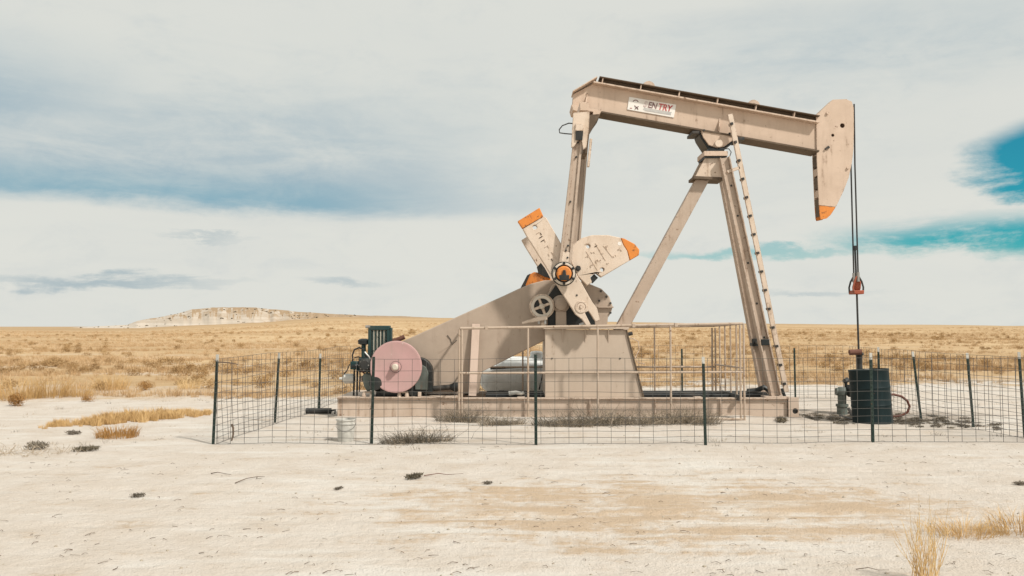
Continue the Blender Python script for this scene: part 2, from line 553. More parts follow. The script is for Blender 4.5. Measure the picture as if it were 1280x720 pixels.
# oily dark soil round the well
ox = (x - 6.6) / 2.7; oy = (y - 16.9) / 1.25
oil = ((ox * ox + oy * oy).sqrt() + (nm - 0.5) * 1.6 + (nf - 0.5) * 1.2).smooth(1.15, 0.6) * nf.smooth(0.36, 0.50)
c = e_mix(t, oil * 0.7, c, (0.22, 0.175, 0.135))
# dry prairie
xe = x.smooth(-1.0, 5.5) * 5.0 + 20.8 - x.smooth(-9, -13) * 1.5
gm = (y - xe + (nm - 0.5) * (x.smooth(0.0, 6.0) * 5.0 + 3.2) + (nb - 0.5) * (x.smooth(0.0, 6.0) * 14.0 + 2.0)).smooth(-0.9, 1.6)
rr = (x * x + y * y).sqrt()
bandn = e_noise(t, e_vec(t, x * 0.012, y * 0.055, 0.0), 1.0, 5, 0.65, 0.5)
clump = e_noise(t, e_vec(t, x * 0.5, y * 0.6, 0.0), 1.0, 5, 0.7)
g = e_mix(t, (bandn * 0.75 + clump * 0.45).smooth(0.42, 0.78), (0.56, 0.41, 0.245), (0.40, 0.265, 0.14))
bare = (e_noise(t, e_vec(t, x * 0.06 + 4.0, y * 0.20, 0.0), 1.0, 5, 0.65)).smooth(0.52, 0.64) * rr.smooth(90, 40)
g = e_mix(t, bare * 0.75, g, (0.55, 0.46, 0.365))
g = e_mix(t, rr.smooth(170, 320) * 0.55, g, (0.34, 0.235, 0.14))
c = e_mix(t, gm, c, g)
t.links.new(c, b.inputs['Base Color'])
b.inputs['Roughness'].default_value = 0.95
b.inputs['Specular IOR Level'].default_value = 0.1
bh = nf * 0.8 + ng * 0.35 + nm * 0.8 + stre * 0.45 + clump * gm * 3.0
t.links.new(e_bump(t, bh, 0.8, 0.06), b.inputs['Normal'])

build_ground()

# butte on the horizon
m, t, b = base_mat('butte_rock')
vec, (x, y, z) = pos_vec(t)
geo = t.nodes.new('ShaderNodeNewGeometry'); gx, gy, gz = e_xyz(t, geo.outputs['True Normal'])
n_ = e_noise(t, e_vec(t, x * 0.12, y * 0.12, z * 0.35), 1.0, 5, 0.65)
strata = e_noise(t, e_vec(t, x * 0.01, y * 0.01, z * 1.3), 1.0, 3, 0.6)
rock = e_mix(t, strata.smooth(0.35, 0.65), (0.53, 0.46, 0.385), (0.44, 0.365, 0.285))
gully = e_noise(t, e_vec(t, x * 0.10, y * 0.05, z * 0.25), 1.0, 6, 0.7)
veg = ((gz + (n_ - 0.5) * 0.06).smooth(0.972, 0.990) * z.smooth(4.0, 7.0)).max(gully.smooth(0.50, 0.62) * z.smooth(4.5, 8.5) * 0.85).max(
    (x + (n_ - 0.5) * 60.0).smooth(-135.0, -105.0) * 0.9)
cc = e_mix(t, veg, rock, (0.33, 0.225, 0.13))
t.links.new(cc, b.inputs['Base Color']); b.inputs['Roughness'].default_value = 1.0
t.links.new(e_bump(t, n_, 0.3, 0.5), b.inputs['Normal'])

TOP_X = [60, 110, 160, 172, 190, 205, 222, 240, 262, 290, 320, 345, 375, 410, 450, 500, 560]
TOP_Y = [412, 408.5, 406, 401, 397.5, 395.5, 392, 386.5, 384.5, 384, 384.5, 386.5, 389.5, 392, 394, 395, 398]
R0 = 430.0


def butte_z(px, r):
    py = float(np.interp(px, TOP_X, TOP_Y))
    top = EYE + (408 - py) / F_PX * 480
    gul = noise.noise(Vector((px * 0.045, 0.3, 2.0))) * 18 + noise.noise(Vector((px * 0.12, 0.7 + r * 0.01, 5.0))) * 10
    a = smoothstep(R0 - 12 + gul, R0 + 62 + gul, r)
    k = 0.18 * smoothstep(R0 - 24, R0 + 12, r) + 0.46 * a + 0.36 * smoothstep(R0 + 14 + gul * 0.8, R0 + 115 + gul, r)
    n0 = noise.noise(Vector((px * 0.10, r * 0.05, 1.0))) * 0.6 + noise.noise(Vector((px * 0.35, r * 0.03, 4.0))) * 0.35
    base = -0.6
    top = EYE + (408 - py) / F_PX * (R0 + 105)
    return base + (top - base) * k + n0 * k * (1.1 - k) * 1.6 - 0.02 * max(0, r - R0 - 130)


vs, fs = [], []
pxs = np.arange(40, 640, 1.0); rr_ = list(np.arange(R0 - 24, R0 + 140, 2.0)) + list(np.arange(R0 + 150, R0 + 420, 20))
for r in rr_:
    for p in pxs:
        a = (p - 640) / F_PX
        vs.append((a * r, r, butte_z(p, r)))
nx = len(pxs)
for i in range(len(rr_) - 1):
    for k in range(nx - 1):
        fs.append((i * nx + k, i * nx + k + 1, (i + 1) * nx + k + 1, (i + 1) * nx + k))
me = bpy.data.meshes.new('hill'); me.from_pydata(vs, [], fs); me.update(); me.materials.append(MATS['butte_rock']); me.shade_smooth()
tag(link('hill', me), 'low pale butte with bare eroded cliffs on the horizon', None, None, 'structure')

# dark brush dotted over the butte
mb = MB()
for i in range(170):
    p = random.uniform(100, 470); r = R0 + random.choice((random.uniform(-6, 60), random.uniform(40, 90)))
    if p < 175 and random.random() < 0.5: r = R0 + random.uniform(0, 20)
    a = (p - 640) / F_PX
    s = random.uniform(0.25, 0.75)
    z0 = butte_z(p, r) - 0.2
    for k in range(4):
        ox, oy = random.uniform(-.6, .6) * s * 1.6, random.uniform(-.4, .4) * s
        h = s * random.uniform(0.5, 1.0)
        mb.lathe([(0, 0.45 * s), (h * 0.5, 0.6 * s * random.uniform(.7, 1.2)), (h, 0.2 * s)], (a * r + ox, r + oy, z0), (random.uniform(-.2, .2), 0, 1), 5)
tag(mb.build('hill_brush', 'hill_shrub', smooth=False), 'dark scattered brush on the butte slopes', 'brush', None, 'stuff')

# ------------------------------------------------------------------ pump jack
YF = 16.3      # front face of the skid
YB = 18.1
YC = 17.2      # middle plane of the beam
YK = 16.12     # near crank plane (front face)
TAN, CRM, SKD = 'tan_paint', 'cream_paint', 'skid_paint'
jack = thing('pump_jack', 'tan beam pump jack with orange tipped crank and horse head, nodding over the well', 'pump jack', (3.0, YC, 0.0))


def pz(py, y): return at(640, py, y).z
def pxx(px, y): return at(px, 408, y).x


# skid: two I-beams, cross beams and end plates
zb, zt = -0.10, pz(497.5, YF)
x0, x1 = pxx(422, YF), pxx(984, YF)
for yy in (YF, YB - 0.16):
    mbm = MB()
    mbm.box(x0, x1, yy, yy + 0.16, zt - 0.022, zt)
    mbm.box(x0, x1, yy, yy + 0.16, zb, zb + 0.022)
    mbm.box(x0, x1, yy + 0.055, yy + 0.075, zb + 0.0221, zt - 0.0221)
    o = mbm.build('skid_beam', SKD, jack, 0.003)
    for k in range(5):
        xs = x0 + (x1 - x0) * (0.27 + 0.145 * k)
        MB().box(xs, xs + 0.015, yy + 0.006, yy + 0.0545, zb + 0.0222, zt - 0.0222).build('stiffener', SKD, o)
    xe = pxx(997, YF)
    holes = [circle((x1 + xe) / 2 + 0.03, (zb + zt) / 2 + 0.0, 0.052)]
    MB().prism([(x1 + 0.001, zb + 0.02), (xe, zb + 0.02), (xe, zt + 0.012), (x1 + 0.001, zt + 0.012)], yy - 0.012, yy + 0.02, holes).build('end_plate', SKD, o, 0.003)
    MB().box(x1 + 0.02, xe - 0.01, yy + 0.0205, yy + 0.15, zb + 0.03, zt - 0.004).build('end_block', 'black_oily_and_shade', o)
for k, fx in enumerate((0.02, 0.2, 0.40, 0.62, 0.80, 0.965)):
    xs = x0 + (x1 - x0) * fx
    MB().box(xs, xs + 0.14, YF + 0.161, YB - 0.161, zb + 0.05, zt - 0.004).build('cross_beam', SKD, jack, 0.003)
# decking plate under the engine
MB().box(x0, pxx(572, YF), YF - 0.012, YB, zt + 0.0005, zt + 0.016).build('engine_deck', SKD, jack, 0.003)
# dark drip channels on the deck right of the pedestal
for k in range(3):
    yy = YF + 0.45 + 0.42 * k
    MB().box(pxx(606, YF), pxx(975, YF), yy, yy + 0.16, zt - 0.09, zt + 0.03).build('floor_rail', 'dark_steel', jack, 0.004)

# pedestal under the gear reducer
YP = 16.47
ped = [xz(681.5, 411.5, YP), xz(782, 412.5, YP), xz(803.5, 497, YP), xz(681.5, 497, YP)]
ped = [(p[0], max(p[1], zt + 0.001)) for p in ped]
po = MB().prism(list(reversed(ped)), YP, YP + 0.02).build('pedestal', 'pedestal_paint', jack, 0.003)
pl = ped[0]; pr = ped[1]
MB().prism([(ped[3][0], ped[3][1]), (ped[3][0] + 0.02, ped[3][1]), (pl[0] + 0.02, pl[1]), (pl[0], pl[1])], YP + 0.0205, 17.9).build('side_plate', 'pedestal_paint', po)
MB().prism([(ped[2][0] - 0.022, ped[2][1]), (ped[2][0], ped[2][1]), (pr[0], pr[1]), (pr[0] - 0.022, pr[1])], YP + 0.0205, 17.9).build('side_plate', 'pedestal_paint', po)
MB().box(pl[0] - 0.03, pr[0] + 0.05, YP - 0.07, 17.95, pl[1] + 0.001, pl[1] + 0.03).build('top_plate', 'pedestal_paint', po, 0.004)
MB().prism([(ped[2][0] + 0.001, ped[2][1]), (ped[2][0] + 0.026, ped[2][1]), (pr[0] + 0.026, pr[1]), (pr[0] + 0.001, pr[1])], YP - 0.03, YP + 0.10).build('edge_flange', 'brown_steel_and_shade', po)
for gx_ in (703, 731, 760):
    g0 = xz(gx_, 412, YP)[0]
    g = MB(); zt_ = pl[1] + 0.0015
    g.add([(g0, YP - 0.001, zt_), (g0 + .014, YP - 0.001, zt_), (g0, YP - 0.066, zt_), (g0 + .014, YP - 0.066, zt_), (g0, YP - 0.001, zt_ - 0.26), (g0 + .014, YP - 0.001, zt_ - 0.26)],
          [(0, 2, 4), (1, 5, 3), (0, 1, 3, 2), (2, 3, 5, 4), (0, 4, 5, 1)])
    g.build('gusset', 'pedestal_paint', po)
for bx_ in (690, 747, 775):
    q = xz(bx_, 448, YP); MB().cyl((q[0], YP - 0.012, q[1]), (q[0], YP, q[1]), 0.014, n=8).build('bolt', 'dark_steel', po)
# small pipe hanging at the pedestal's right shoulder
pts = [at(*p, 16.9) for p in ((783, 424), (791, 423), (798, 427), (799, 437), (794, 447), (797, 453), (806, 455))]
MB().tube(pts, 0.010, 6).build('drain_line', CRM, jack)
q = at(786, 418, 16.7); MB().cyl(q - Vector((0.03, 0, 0)), q + Vector((0.07, 0, 0.02)), 0.035, n=10).build('drain_valve', 'dark_steel', jack)

# gear reducer
YG = 16.62
gear = [xz(p[0], p[1], YG) for p in ((686, 410), (683, 372), (690, 356), (708, 350), (730, 352), (740, 356), (752, 361), (762, 371), (766, 383), (764, 391), (760, 397), (759, 410))]
gear = [(p[0], max(p[1], pl[1] + 0.031)) for p in gear]
go = MB().prism(list(reversed(gear)), YG, 17.75).build('gear_reducer', 'guard_paint', jack, 0.02)
inner = [xz(p[0], p[1], YG) for p in ((685, 408), (684, 372), (694, 357), (712, 353), (728, 362), (742, 384), (744, 408))]
inner = [(p[0], max(p[1], pl[1] + 0.033)) for p in inner]
MB().prism(list(reversed(inner)), YG - 0.03, YG - 0.001).build('hollow_shade_plate', 'black_oily_and_shade', go, 0.006)  # black sheet paints in the shade of the gearbox hollow
f0 = xz(747, 384, YG); f1 = xz(766.5, 384, YG)
MB().box(f0[0], f1[0], YG - 0.06, YG + 0.9, f0[1] - 0.012, f0[1] + 0.012).build('flange', 'guard_paint', go, 0.003)
for k, (bx_, by_) in enumerate(((751, 364), (758, 371), (763, 379), (749, 376), (763, 391))):
    q = at(bx_, by_, YG); MB().cyl((q.x, YG - 0.03, q.z), (q.x, YG + 0.02, q.z), 0.022, n=6).build('bolt', 'dark_steel', go)
q = at(701, 380, YG - 0.03)
MB().lathe([(0, 0.17), (0.05, 0.165), (0.07, 0.13), (0.12, 0.12), (0.14, 0.08)], (q.x, YG - 0.031, q.z), (0, -1, 0), 28).build('bearing_cap', 'guard_paint', go)
MB().box(q.x - 0.10, q.x + 0.10, YG - 0.10, YG - 0.032, pl[1] + 0.031, q.z - 0.14).build('bearing_foot', 'guard_paint', go, 0.006)
# brake drum with spokes and lever
YD = 16.42
q = at(677.5, 383, YD)
bd = MB().lathe([(0, 0.15), (0, 0.205), (-0.10, 0.205), (-0.10, 0.15), (0, 0.15)], (q.x, YD, q.z), (0, -1, 0), 32, False).build('brake_drum', 'pale_steel', jack)
MB().lathe([(0, 0.208), (0, 0.235), (-0.05, 0.235), (-0.05, 0.208), (0, 0.208)], (q.x, YD + 0.03, q.z), (0, -1, 0), 32, False).build('brake_band', CRM, bd)
for k in range(4):
    a = math.radians(20 + 90 * k); d = Vector((math.cos(a), 0, math.sin(a)))
    MB().bar(Vector((q.x, YD + 0.03, q.z)) + d * 0.045, Vector((q.x, YD + 0.03, q.z)) + d * 0.16, 0.05, 0.03).build('spoke', CRM, bd)
MB().lathe([(0, 0.055), (0.05, 0.05), (0.07, 0.03)], (q.x, YD + 0.02, q.z), (0, -1, 0), 16).build('hub', 'pale_steel', bd)
MB().cyl((q.x, YD + 0.05, q.z), (q.x, YG - 0.001, q.z), 0.15, n=24).build('drum_back', 'black_oily_and_shade', bd)
l0, l1 = at(681, 397, YD - 0.03), at(653, 402.5, YD - 0.03)
lv = MB(); pa = [xz(p[0], p[1], YD) for p in ((652, 402.5), (653, 405), (668, 402.5), (684, 399.5), (684, 395), (672, 396))]
lv.prism(pa, YD - 0.045, YD - 0.01)
lv.build('brake_lever', CRM, jack, 0.004)
for dx_ in (-0.06, 0.06):
    MB().box(q.x + dx_ - 0.02, q.x + dx_ + 0.02, YD - 0.02, YD + 0.03, q.z - 0.33, q.z - 0.21).build('band_clamp', 'steel_bare', bd, 0.004)
MB().box(q.x - 0.02, q.x + 0.08, YD + 0.05, YG - 0.04, pl[1] + 0.031, q.z - 0.2).build('drum_stand', CRM, jack, 0.004)

# belt guard
YBG = 16.80
guard = [xz(p[0], p[1], YBG) for p in ((497, 429), (520, 419), (560, 401), (600, 383), (630, 369.5), (648, 361), (664, 354.5), (680, 350.5), (698, 350), (714, 356),
                                        (714, 408), (684, 424), (640, 446), (602, 465), (598, 492), (530, 492), (500, 470))]
guard = [(p[0], max(p[1], zt + 0.017)) for p in guard]
bg_ = MB().prism(list(reversed(guard)), YBG, YBG + 0.34).build('belt_guard', 'guard_paint', jack, 0.018)
# lifting scratch / wire handle on the guard
pts = [at(*p, YBG - 0.01) for p in ((559, 419), (563, 424), (565, 431), (571, 425))]
MB().tube(pts, 0.006, 5).build('wire_handle', 'dark_steel', bg_)
s0, s1 = at(548, 441, YBG), at(571, 426, YBG)
MB().bar(s0, s1, 0.012, 0.012).build('weld_seam', 'guard_paint', bg_)

# cranks, counterweights, wrist pins
def arm_pts(y, dx_=0, dz_=0):
    return None

YK1 = YK + 0.16
upper = [(647.5, 276.5), (651.5, 283), (658, 294.5), (689, 344), (699.5, 361.5), (719.5, 393), (727.5, 399), (733.5, 408), (738.5, 406), (735.2, 399.5), (731.5, 390.5),
         (736, 388.5), (744.5, 402), (750, 400.5), (746.5, 386), (740, 377), (722, 345), (704, 309), (682.5, 271.5), (680, 272.5), (674.5, 259.5)]
arm = [xz(p[0], p[1], YK) for p in upper]
split0, split1 = xz(655, 287, YK), xz(682.3, 271.5, YK)
tip = [xz(p[0], p[1], YK) for p in ((647, 276.5), (653.0, 285.6), (679.2, 270.4), (674.5, 259.5))]
body = [xz(p[0], p[1], YK) for p in ([(653.3, 286.1)] + [(658, 294.5), (689, 344), (699.5, 361.5), (719.5, 393), (727.5, 399), (733.5, 408), (738.5, 406), (735.2, 399.5), (731.0, 391.0),
        (735.6, 388.6), (744.5, 402), (750, 400.5), (746.5, 386), (740, 377), (722, 345), (704, 309), (682.6, 271.6), (679.6, 270.8)])]
hq = xz(668.6, 284, YK)
crank = MB().prism(body, YK, YK1, [circle(hq[0], hq[1], 0.040, 16)]).build('crank_arm', CRM, jack, 0.010)
plabel(MB().prism(tip, YK, YK1).build('crank_tip', 'orange_paint', crank, 0.010), 'orange painted crank end')
q = at(726.5, 383.5, YK)
MB().lathe([(0, 0.115), (0.015, 0.11), (0.017, 0.085), (0.008, 0.083), (0.01, 0.03), (0.03, 0.028)], (q.x, YK - 0.001, q.z), (0, -1, 0), 28).build('shaft_boss', CRM, crank)
MB().cyl((q.x, YK1 + 0.001, q.z), (q.x, YG - 0.035, q.z), 0.11, n=20).build('crankshaft', 'dark_steel', crank)
MB().cyl((at(721, 369, YK).x, YK - 0.012, at(721, 369, YK).z), (at(721, 369, YK).x, YK + 0.02, at(721, 369, YK).z), 0.018, n=8).build('bolt', 'dark_steel', crank)
# clamp bolt across the slot
c0, c1 = at(724.5, 406.5, YK + 0.08), at(730, 404, YK + 0.08)
MB().cyl(c0, c1, 0.035, n=8).build('clamp_bolt', 'steel_bare', crank)
# raised casting characters, too worn to read
d_arm = Vector((0.525, 0, -0.851)).normalized(); n_arm = Vector((d_arm.z, 0, -d_arm.x))


def cast_mark(cx, cy, sz, parent, d, seed, yf):
    """a worn raised glyph-like mark: a few short ridges."""
    rnd = random.Random(seed); c_ = at(cx, cy, yf); n = Vector((d.z, 0, -d.x)); mk = MB()
    for k in range(rnd.choice((2, 3, 3))):
        a = c_ + d * rnd.choice((-.5, 0, .5)) * sz * 0.6 + n * rnd.choice((-.5, .5)) * sz
        if rnd.random() < 0.5: b_ = a + d * sz * 0.7
        else: b_ = a + n * (sz if (a - c_).dot(n) < 0 else -sz)
        a = a + Vector((0, -0.003, 0)); b_ = b_ + Vector((0, -0.003, 0))
        if (b_ - a).length > 0.01: mk.bar(a, b_, 0.011, 0.016)
    return mk


for k, (cx, cy) in enumerate(((672.5, 291), (676, 296.5), (679, 302), (682.5, 308), (688, 317), (691, 322))):
    mk_ = cast_mark(cx, cy, 0.07, crank, d_arm, 40 + k, YK)
    cm_all = mk_ if k == 0 else cm_all.add(mk_.v, mk_.f)
tag(cm_all.build('cast_marks', CRM, crank, smooth=False), kind='stuff')

wing_px = [(716, 312), (721, 302), (727, 297.5), (740, 293.8), (760, 293.8), (780, 298), (793.5, 305), (799.3, 312), (798.7, 319), (785, 327.5), (752, 346.5), (745, 341), (737.5, 346),
           (740, 353), (734, 357), (722, 339)]
YW0, YW1 = YK + 0.02, YK + 0.24
cutx0, cutx1 = (776, 297.2), (787, 326.2)
wing_body = [(716, 312), (721, 302), (727, 297.5), (740, 293.8), (760, 293.8), (775.5, 297), (779, 306), (784, 314), (787, 325.8), (752, 346.5), (745, 341), (737.5, 346), (740, 353), (734, 357), (722.5, 345.3)]
# keep the weight off the arm: its left edge follows the arm's right edge
wing_body[0] = (706.5, 312.5)
wb = [xz(p[0], p[1], YW0) for p in wing_body]
hol = [circle(*xz(p[0], p[1], YW0), 0.038, 14) for p in ((735.3, 307.8), (752.8, 337))]
wing = MB().prism(list(reversed(wb)), YW0, YW1, hol).build('counterweight', CRM, jack, 0.012)
tip_w = [xz(p[0], p[1], YW0) for p in ((775.9, 297.1), (781, 298.3), (793.5, 305), (799.3, 312), (798.7, 319), (787.4, 325.6), (784.4, 314), (779.4, 306))]
plabel(MB().prism(list(reversed(tip_w)), YW0, YW1).build('counterweight_tip', 'orange_paint', wing, 0.012), 'orange painted weight end')
q = at(774.5, 304.5, YW0); MB().cyl((q.x, YW0 - 0.003, q.z), (q.x, YW0 + 0.01, q.z), 0.036, n=14).build('lifting_eye', 'sign_white', wing)
q = at(741.5, 348.5, YW0 + 0.1); MB().bar(q - Vector((0.05, 0, 0.05)), q + Vector((0.05, 0, 0.05)), 0.10, 0.12).build('clamp_block', 'black_oily_and_shade', jack, 0.004)
q = at(722.5, 335.5, YW0)
MB().lathe([(0, 0.055), (0.02, 0.055), (0.02, 0.03), (0.05, 0.028)], (q.x, YW0 - 0.001, q.z), (0, -1, 0), 6).build('weight_bolt', 'dark_steel', wing)
dw = Vector((0.5, 0, -0.86)).normalized()
cm_all = MB()
for k in range(0, 26, 2):
    cx = 733 + (k % 7) * 6.6 + random.uniform(-1.5, 1.5); cy = 304 + (k // 7) * 9 + (k % 7) * 1.2 + random.uniform(-1.5, 1.5)
    if cx > 775 or cy > 338 - (cx - 745) * 0.45: continue
    mk_ = cast_mark(cx, cy, 0.045, wing, dw, 90 + k, YW0); cm_all.add(mk_.v, mk_.f)
tag(cm_all.build('cast_marks', CRM, wing, smooth=False), kind='stuff')
for k in range(0):
    pass
for a_, b_ in (((744, 304), (757, 326)), ((732.5, 314), (747, 338)), ((754, 307), (766, 322))):
    MB().bar(at(*a_, YW0 - 0.003), at(*b_, YW0 - 0.003), 0.007, 0.010).build('cast_ridge', CRM, wing)

# far crank and weight
YK2 = 18.2
far = [(p[0] + at(0, 0, 1).x * 0, p[1]) for p in arm]
MB().prism([(x_ + 0.0, z_) for x_, z_ in body], YK2, YK2 + 0.16).build('crank_arm', CRM, jack, 0.010)
fw = [xz(p[0], p[1], 17.3) for p in ((650, 362), (660, 344), (667.5, 340), (676, 341), (671, 334), (676, 328.5), (681, 335), (690, 352), (690, 364))]
rw = MB().prism(list(reversed(fw)), 17.3, 17.5).build('counterweight', 'orange_paint', jack, 0.01)
plabel(rw, 'rusty orange and black rear counterweight')
fe = [xz(p[0], p[1], 17.29) for p in ((649, 363), (659, 344), (663, 342), (657, 356), (660, 363))]
MB().prism(list(reversed(fe)), 17.27, 17.299).build('weight_edge', 'black_oily_and_shade', rw)
fe = [xz(p[0], p[1], 17.29) for p in ((673, 342), (671, 334), (676, 328.5), (681, 335), (688, 348), (681, 346))]
MB().prism(list(reversed(fe)), 17.27, 17.299).build('weight_hook', 'black_oily_and_shade', rw)

# wrist pin
YWP = YK - 0.13
q = at(704.5, 342.5, YWP)
MB().cyl((q.x, YWP, q.z), (q.x, YK - 0.001, q.z), 0.15, n=24).build('pin_shaft', 'black_oily_and_shade', jack)
wp = MB().lathe([(0, 0.222), (0.04, 0.222), (0.04, 0.15), (0.11, 0.15), (0.11, 0.02)], (q.x, YWP - 0.002, q.z), (0, -1, 0), 36).build('wrist_pin', 'black_oily_and_shade', jack)  # black rim behind the ring paints in its shadow outline
MB().lathe([(0.042, 0.16), (0.11, 0.16), (0.13, 0.165), (0.13, 0.195), (0.10, 0.203), (0.042, 0.205), (0.042, 0.16)], (q.x, YWP - 0.002, q.z), (0, -1, 0), 36, False).build('pin_ring', 'pale_steel', wp)
MB().lathe([(0, 0.137), (0.05, 0.135), (0.07, 0.11)], (q.x, YWP - 0.113, q.z), (0, -1, 0), 28).build('pin_cap', 'orange_paint', wp)
nut = [(q.x - 0.085, q.z - 0.125), (q.x + 0.085, q.z - 0.125), (q.x + 0.09, q.z - 0.03), (q.x + 0.035, q.z - 0.03), (q.x + 0.022, q.z + 0.06), (q.x - 0.022, q.z + 0.06), (q.x - 0.035, q.z - 0.03), (q.x - 0.09, q.z - 0.03)]
MB().prism(nut, YWP - 0.215, YWP - 0.184).build('pin_nut', 'black_oily_and_shade', wp, 0.006)
for k in range(6):
    a = math.radians(60 * k + 30); cc_ = (q.x + 0.183 * math.cos(a), q.z + 0.183 * math.sin(a))
    MB().cyl((cc_[0], YWP - 0.160, cc_[1]), (cc_[0], YWP - 0.11, cc_[1]), 0.026, n=6).build('bolt', 'black_oily_and_shade', wp)

# pitman arms: channel section (web with two flanges)
def pitman(pb, pt_, wb_, wt_, yn, depth, name='pitman_arm', mat='leg_paint'):
    B, T = at(*pb, yn), at(*pt_, yn); d = (T - B).normalized(); s = Vector((d.z, 0, -d.x))
    mbp = MB()
    poly = [B - s * wb_ / 2, B + s * wb_ / 2, T + s * wt_ / 2, T - s * wt_ / 2]
    mbp.prism([(p.x, p.z) for p in poly], yn + 0.03, yn + 0.05)
    for sg in (-1, 1):
        a0, a1 = B + s * sg * (wb_ / 2 - 0.022), T + s * sg * (wt_ / 2 - 0.022)
        mbp.bar(Vector((a0.x, yn + depth / 2, a0.z)), Vector((a1.x, yn + depth / 2, a1.z)), 0.044, depth)
    return mbp.build(name, mat, jack, 0.004), B, T, d, s

po_, B, T, d, s = pitman((705.5, 338), (723.5, 165), 0.225, 0.165, YK - 0.14, 0.125)
MB().bar(Vector((B.x, YK - 0.118, B.z)) - d * 0.05, Vector((B.x, YK - 0.118, B.z)) + d * 0.34, 0.15, 0.03).build('pitman_foot', CRM, po_, 0.01)
for px__, py__ in ((709.5, 322), (707.5, 313), (710, 307), (713, 252), (720.3, 196), (722.5, 178)):
    q = at(px__, py__, YK - 0.14); MB().cyl((q.x, YK - 0.145, q.z), (q.x, YK - 0.10, q.z), 0.018, n=8).build('bolt', 'dark_steel', po_)
# far pitman, offset along the beam as in the photograph
po2, B2, T2, d2, s2 = pitman((720, 312), (731, 172), 0.165, 0.16, 17.95, 0.12, mat='guard_paint')
q = B2 - d2 * 0.55
MB().bar(B2, q, 0.15, 0.1).build('pitman_foot', 'guard_paint', po2)

# equaliser and tail bearing
e0 = at(727, 143, 16.2)
eq = MB().bar((e0.x + 0.03, 16.0, at(0, 152, YC).z), (e0.x + 0.03, 18.1, at(0, 152, YC).z), 0.16, 0.16, (0, 0, 1)).build('equaliser_bar', TAN, jack, 0.01)
head = [xz(p[0], p[1], 15.93) for p in ((716.5, 141), (737, 139.5), (736, 160), (733, 184), (729, 187), (726, 170), (717, 184), (714, 184))]
MB().prism(head, 15.92, 15.978).build('pitman_head', CRM, jack, 0.006)
cp = [xz(p[0], p[1], 15.9) for p in ((719.5, 154.5), (729.5, 155.5), (729, 163.5), (719, 163.5))]
MB().prism(cp, 15.885, 15.919).build('head_plate', CRM, jack, 0.004)
cp = [xz(p[0], p[1], 15.9) for p in ((719.5, 164), (729, 164), (728, 175), (719.5, 175))]
MB().prism(cp, 15.89, 15.919).build('bearing_slot', 'black_oily_and_shade', jack, 0.002)
cp = [xz(p[0], p[1], 16.9) for p in ((736, 143), (750, 144.5), (744, 153), (737, 165), (734, 192), (728, 192))]
MB().prism(cp, 16.9, 17.5).build('tail_bracket', 'brown_steel_and_shade', jack, 0.006)
cp = [xz(p[0], p[1], 16.7) for p in ((737.5, 173), (740.5, 173.5), (737, 208), (734, 208))]
MB().prism(cp, 16.7, 16.8).build('guide_plate', CRM, jack, 0.004)
cp = [xz(p[0], p[1], 16.95) for p in ((714, 131.5), (752, 139), (749, 143.5), (741, 144), (741, 140.5), (724, 138), (722, 140), (716, 138))]
MB().prism(cp, 16.9, 17.5).build('tail_plate', TAN, jack, 0.004)
pts = [at(*p, 16.25) for p in ((717, 154.5), (711, 154), (703, 157), (699, 162), (699.5, 166), (706, 167), (719, 168))]
MB().tube(pts, 0.011, 6).build('grease_hose', 'cable', jack)

# walking beam
def bl(px_, py_): return xz(px_, py_, YC - 0.10)
tl, tr_, br, bl_, ll = bl(741, 105.5), bl(1021, 155.5), bl(1021, 187.5), bl(715.5, 133.5), bl(716.5, 117.5)
beam = MB().prism([bl_, br, tr_, tl, ll], YC - 0.10, YC + 0.10).build('walking_beam', TAN, jack, 0.004)
def strip(p0, p1, th, ya, yb, name, mat, par, bev=0.003):
    a, b_ = Vector((p0[0], 0, p0[1])), Vector((p1[0], 0, p1[1])); d = (b_ - a).normalized(); n = Vector((-d.z, 0, d.x))
    pl_ = [a, b_, b_ + n * th, a + n * th]
    return MB().prism([(p.x, p.z) for p in pl_], ya, yb).build(name, mat, par, bev)
FL0, FL1 = YC - 0.24, YC + 0.24
a_, b_ = bl(741, 105.5), bl(1021, 155.5)
strip(a_, b_, 0.030, FL0, FL1, 'flange', TAN, beam)
strip(bl(714, 136.5), bl(1021, 191.5), 0.034, FL0, FL1, 'flange', 'brown_steel_and_shade', beam)  # bottom flange coloured brown to paint in the shade of its underside
# angled tail flange
strip(bl(716.0, 116.8), bl(746, 98.8), 0.02, FL0, FL1, 'tail_flange', TAN, beam)
# cap channel riding on the beam
ctop0, ctop1 = bl(747.5, 103.6), bl(1021, 152.4)
cap_lo0, cap_lo1 = Vector((a_[0], 0, a_[1])), Vector((b_[0], 0, b_[1]))
dB = (cap_lo1 - cap_lo0).normalized(); nB = Vector((-dB.z, 0, dB.x))
c0 = cap_lo0 + nB * 0.031 + dB * 0.10; c1 = cap_lo1 + nB * 0.031
cap = strip((c0.x, c0.z), (c1.x, c1.z), 0.105, YC - 0.07, YC + 0.07, 'cap_channel', 'brown_steel_and_shade', beam)
c2, c3 = c0 + nB * 0.106, c1 + nB * 0.106
strip((c2.x, c2.z), (c3.x, c3.z), 0.016, FL0 + 0.02, FL1 - 0.02, 'cap_plate', 'brown_steel_and_shade', beam, 0.002)
for k in range(6):
    p = c0 + dB * (0.06 + 0.76 * k)
    if (p - c0).length > (c1 - c0).length - 0.1: break
    pp = [p, p + dB * 0.022, p + dB * 0.022 + nB * 0.105, p + nB * 0.105]
    MB().prism([(v_.x, v_.z) for v_ in pp], FL0 + 0.04, YC - 0.0705).build('stiffener', TAN, beam, 0.002)
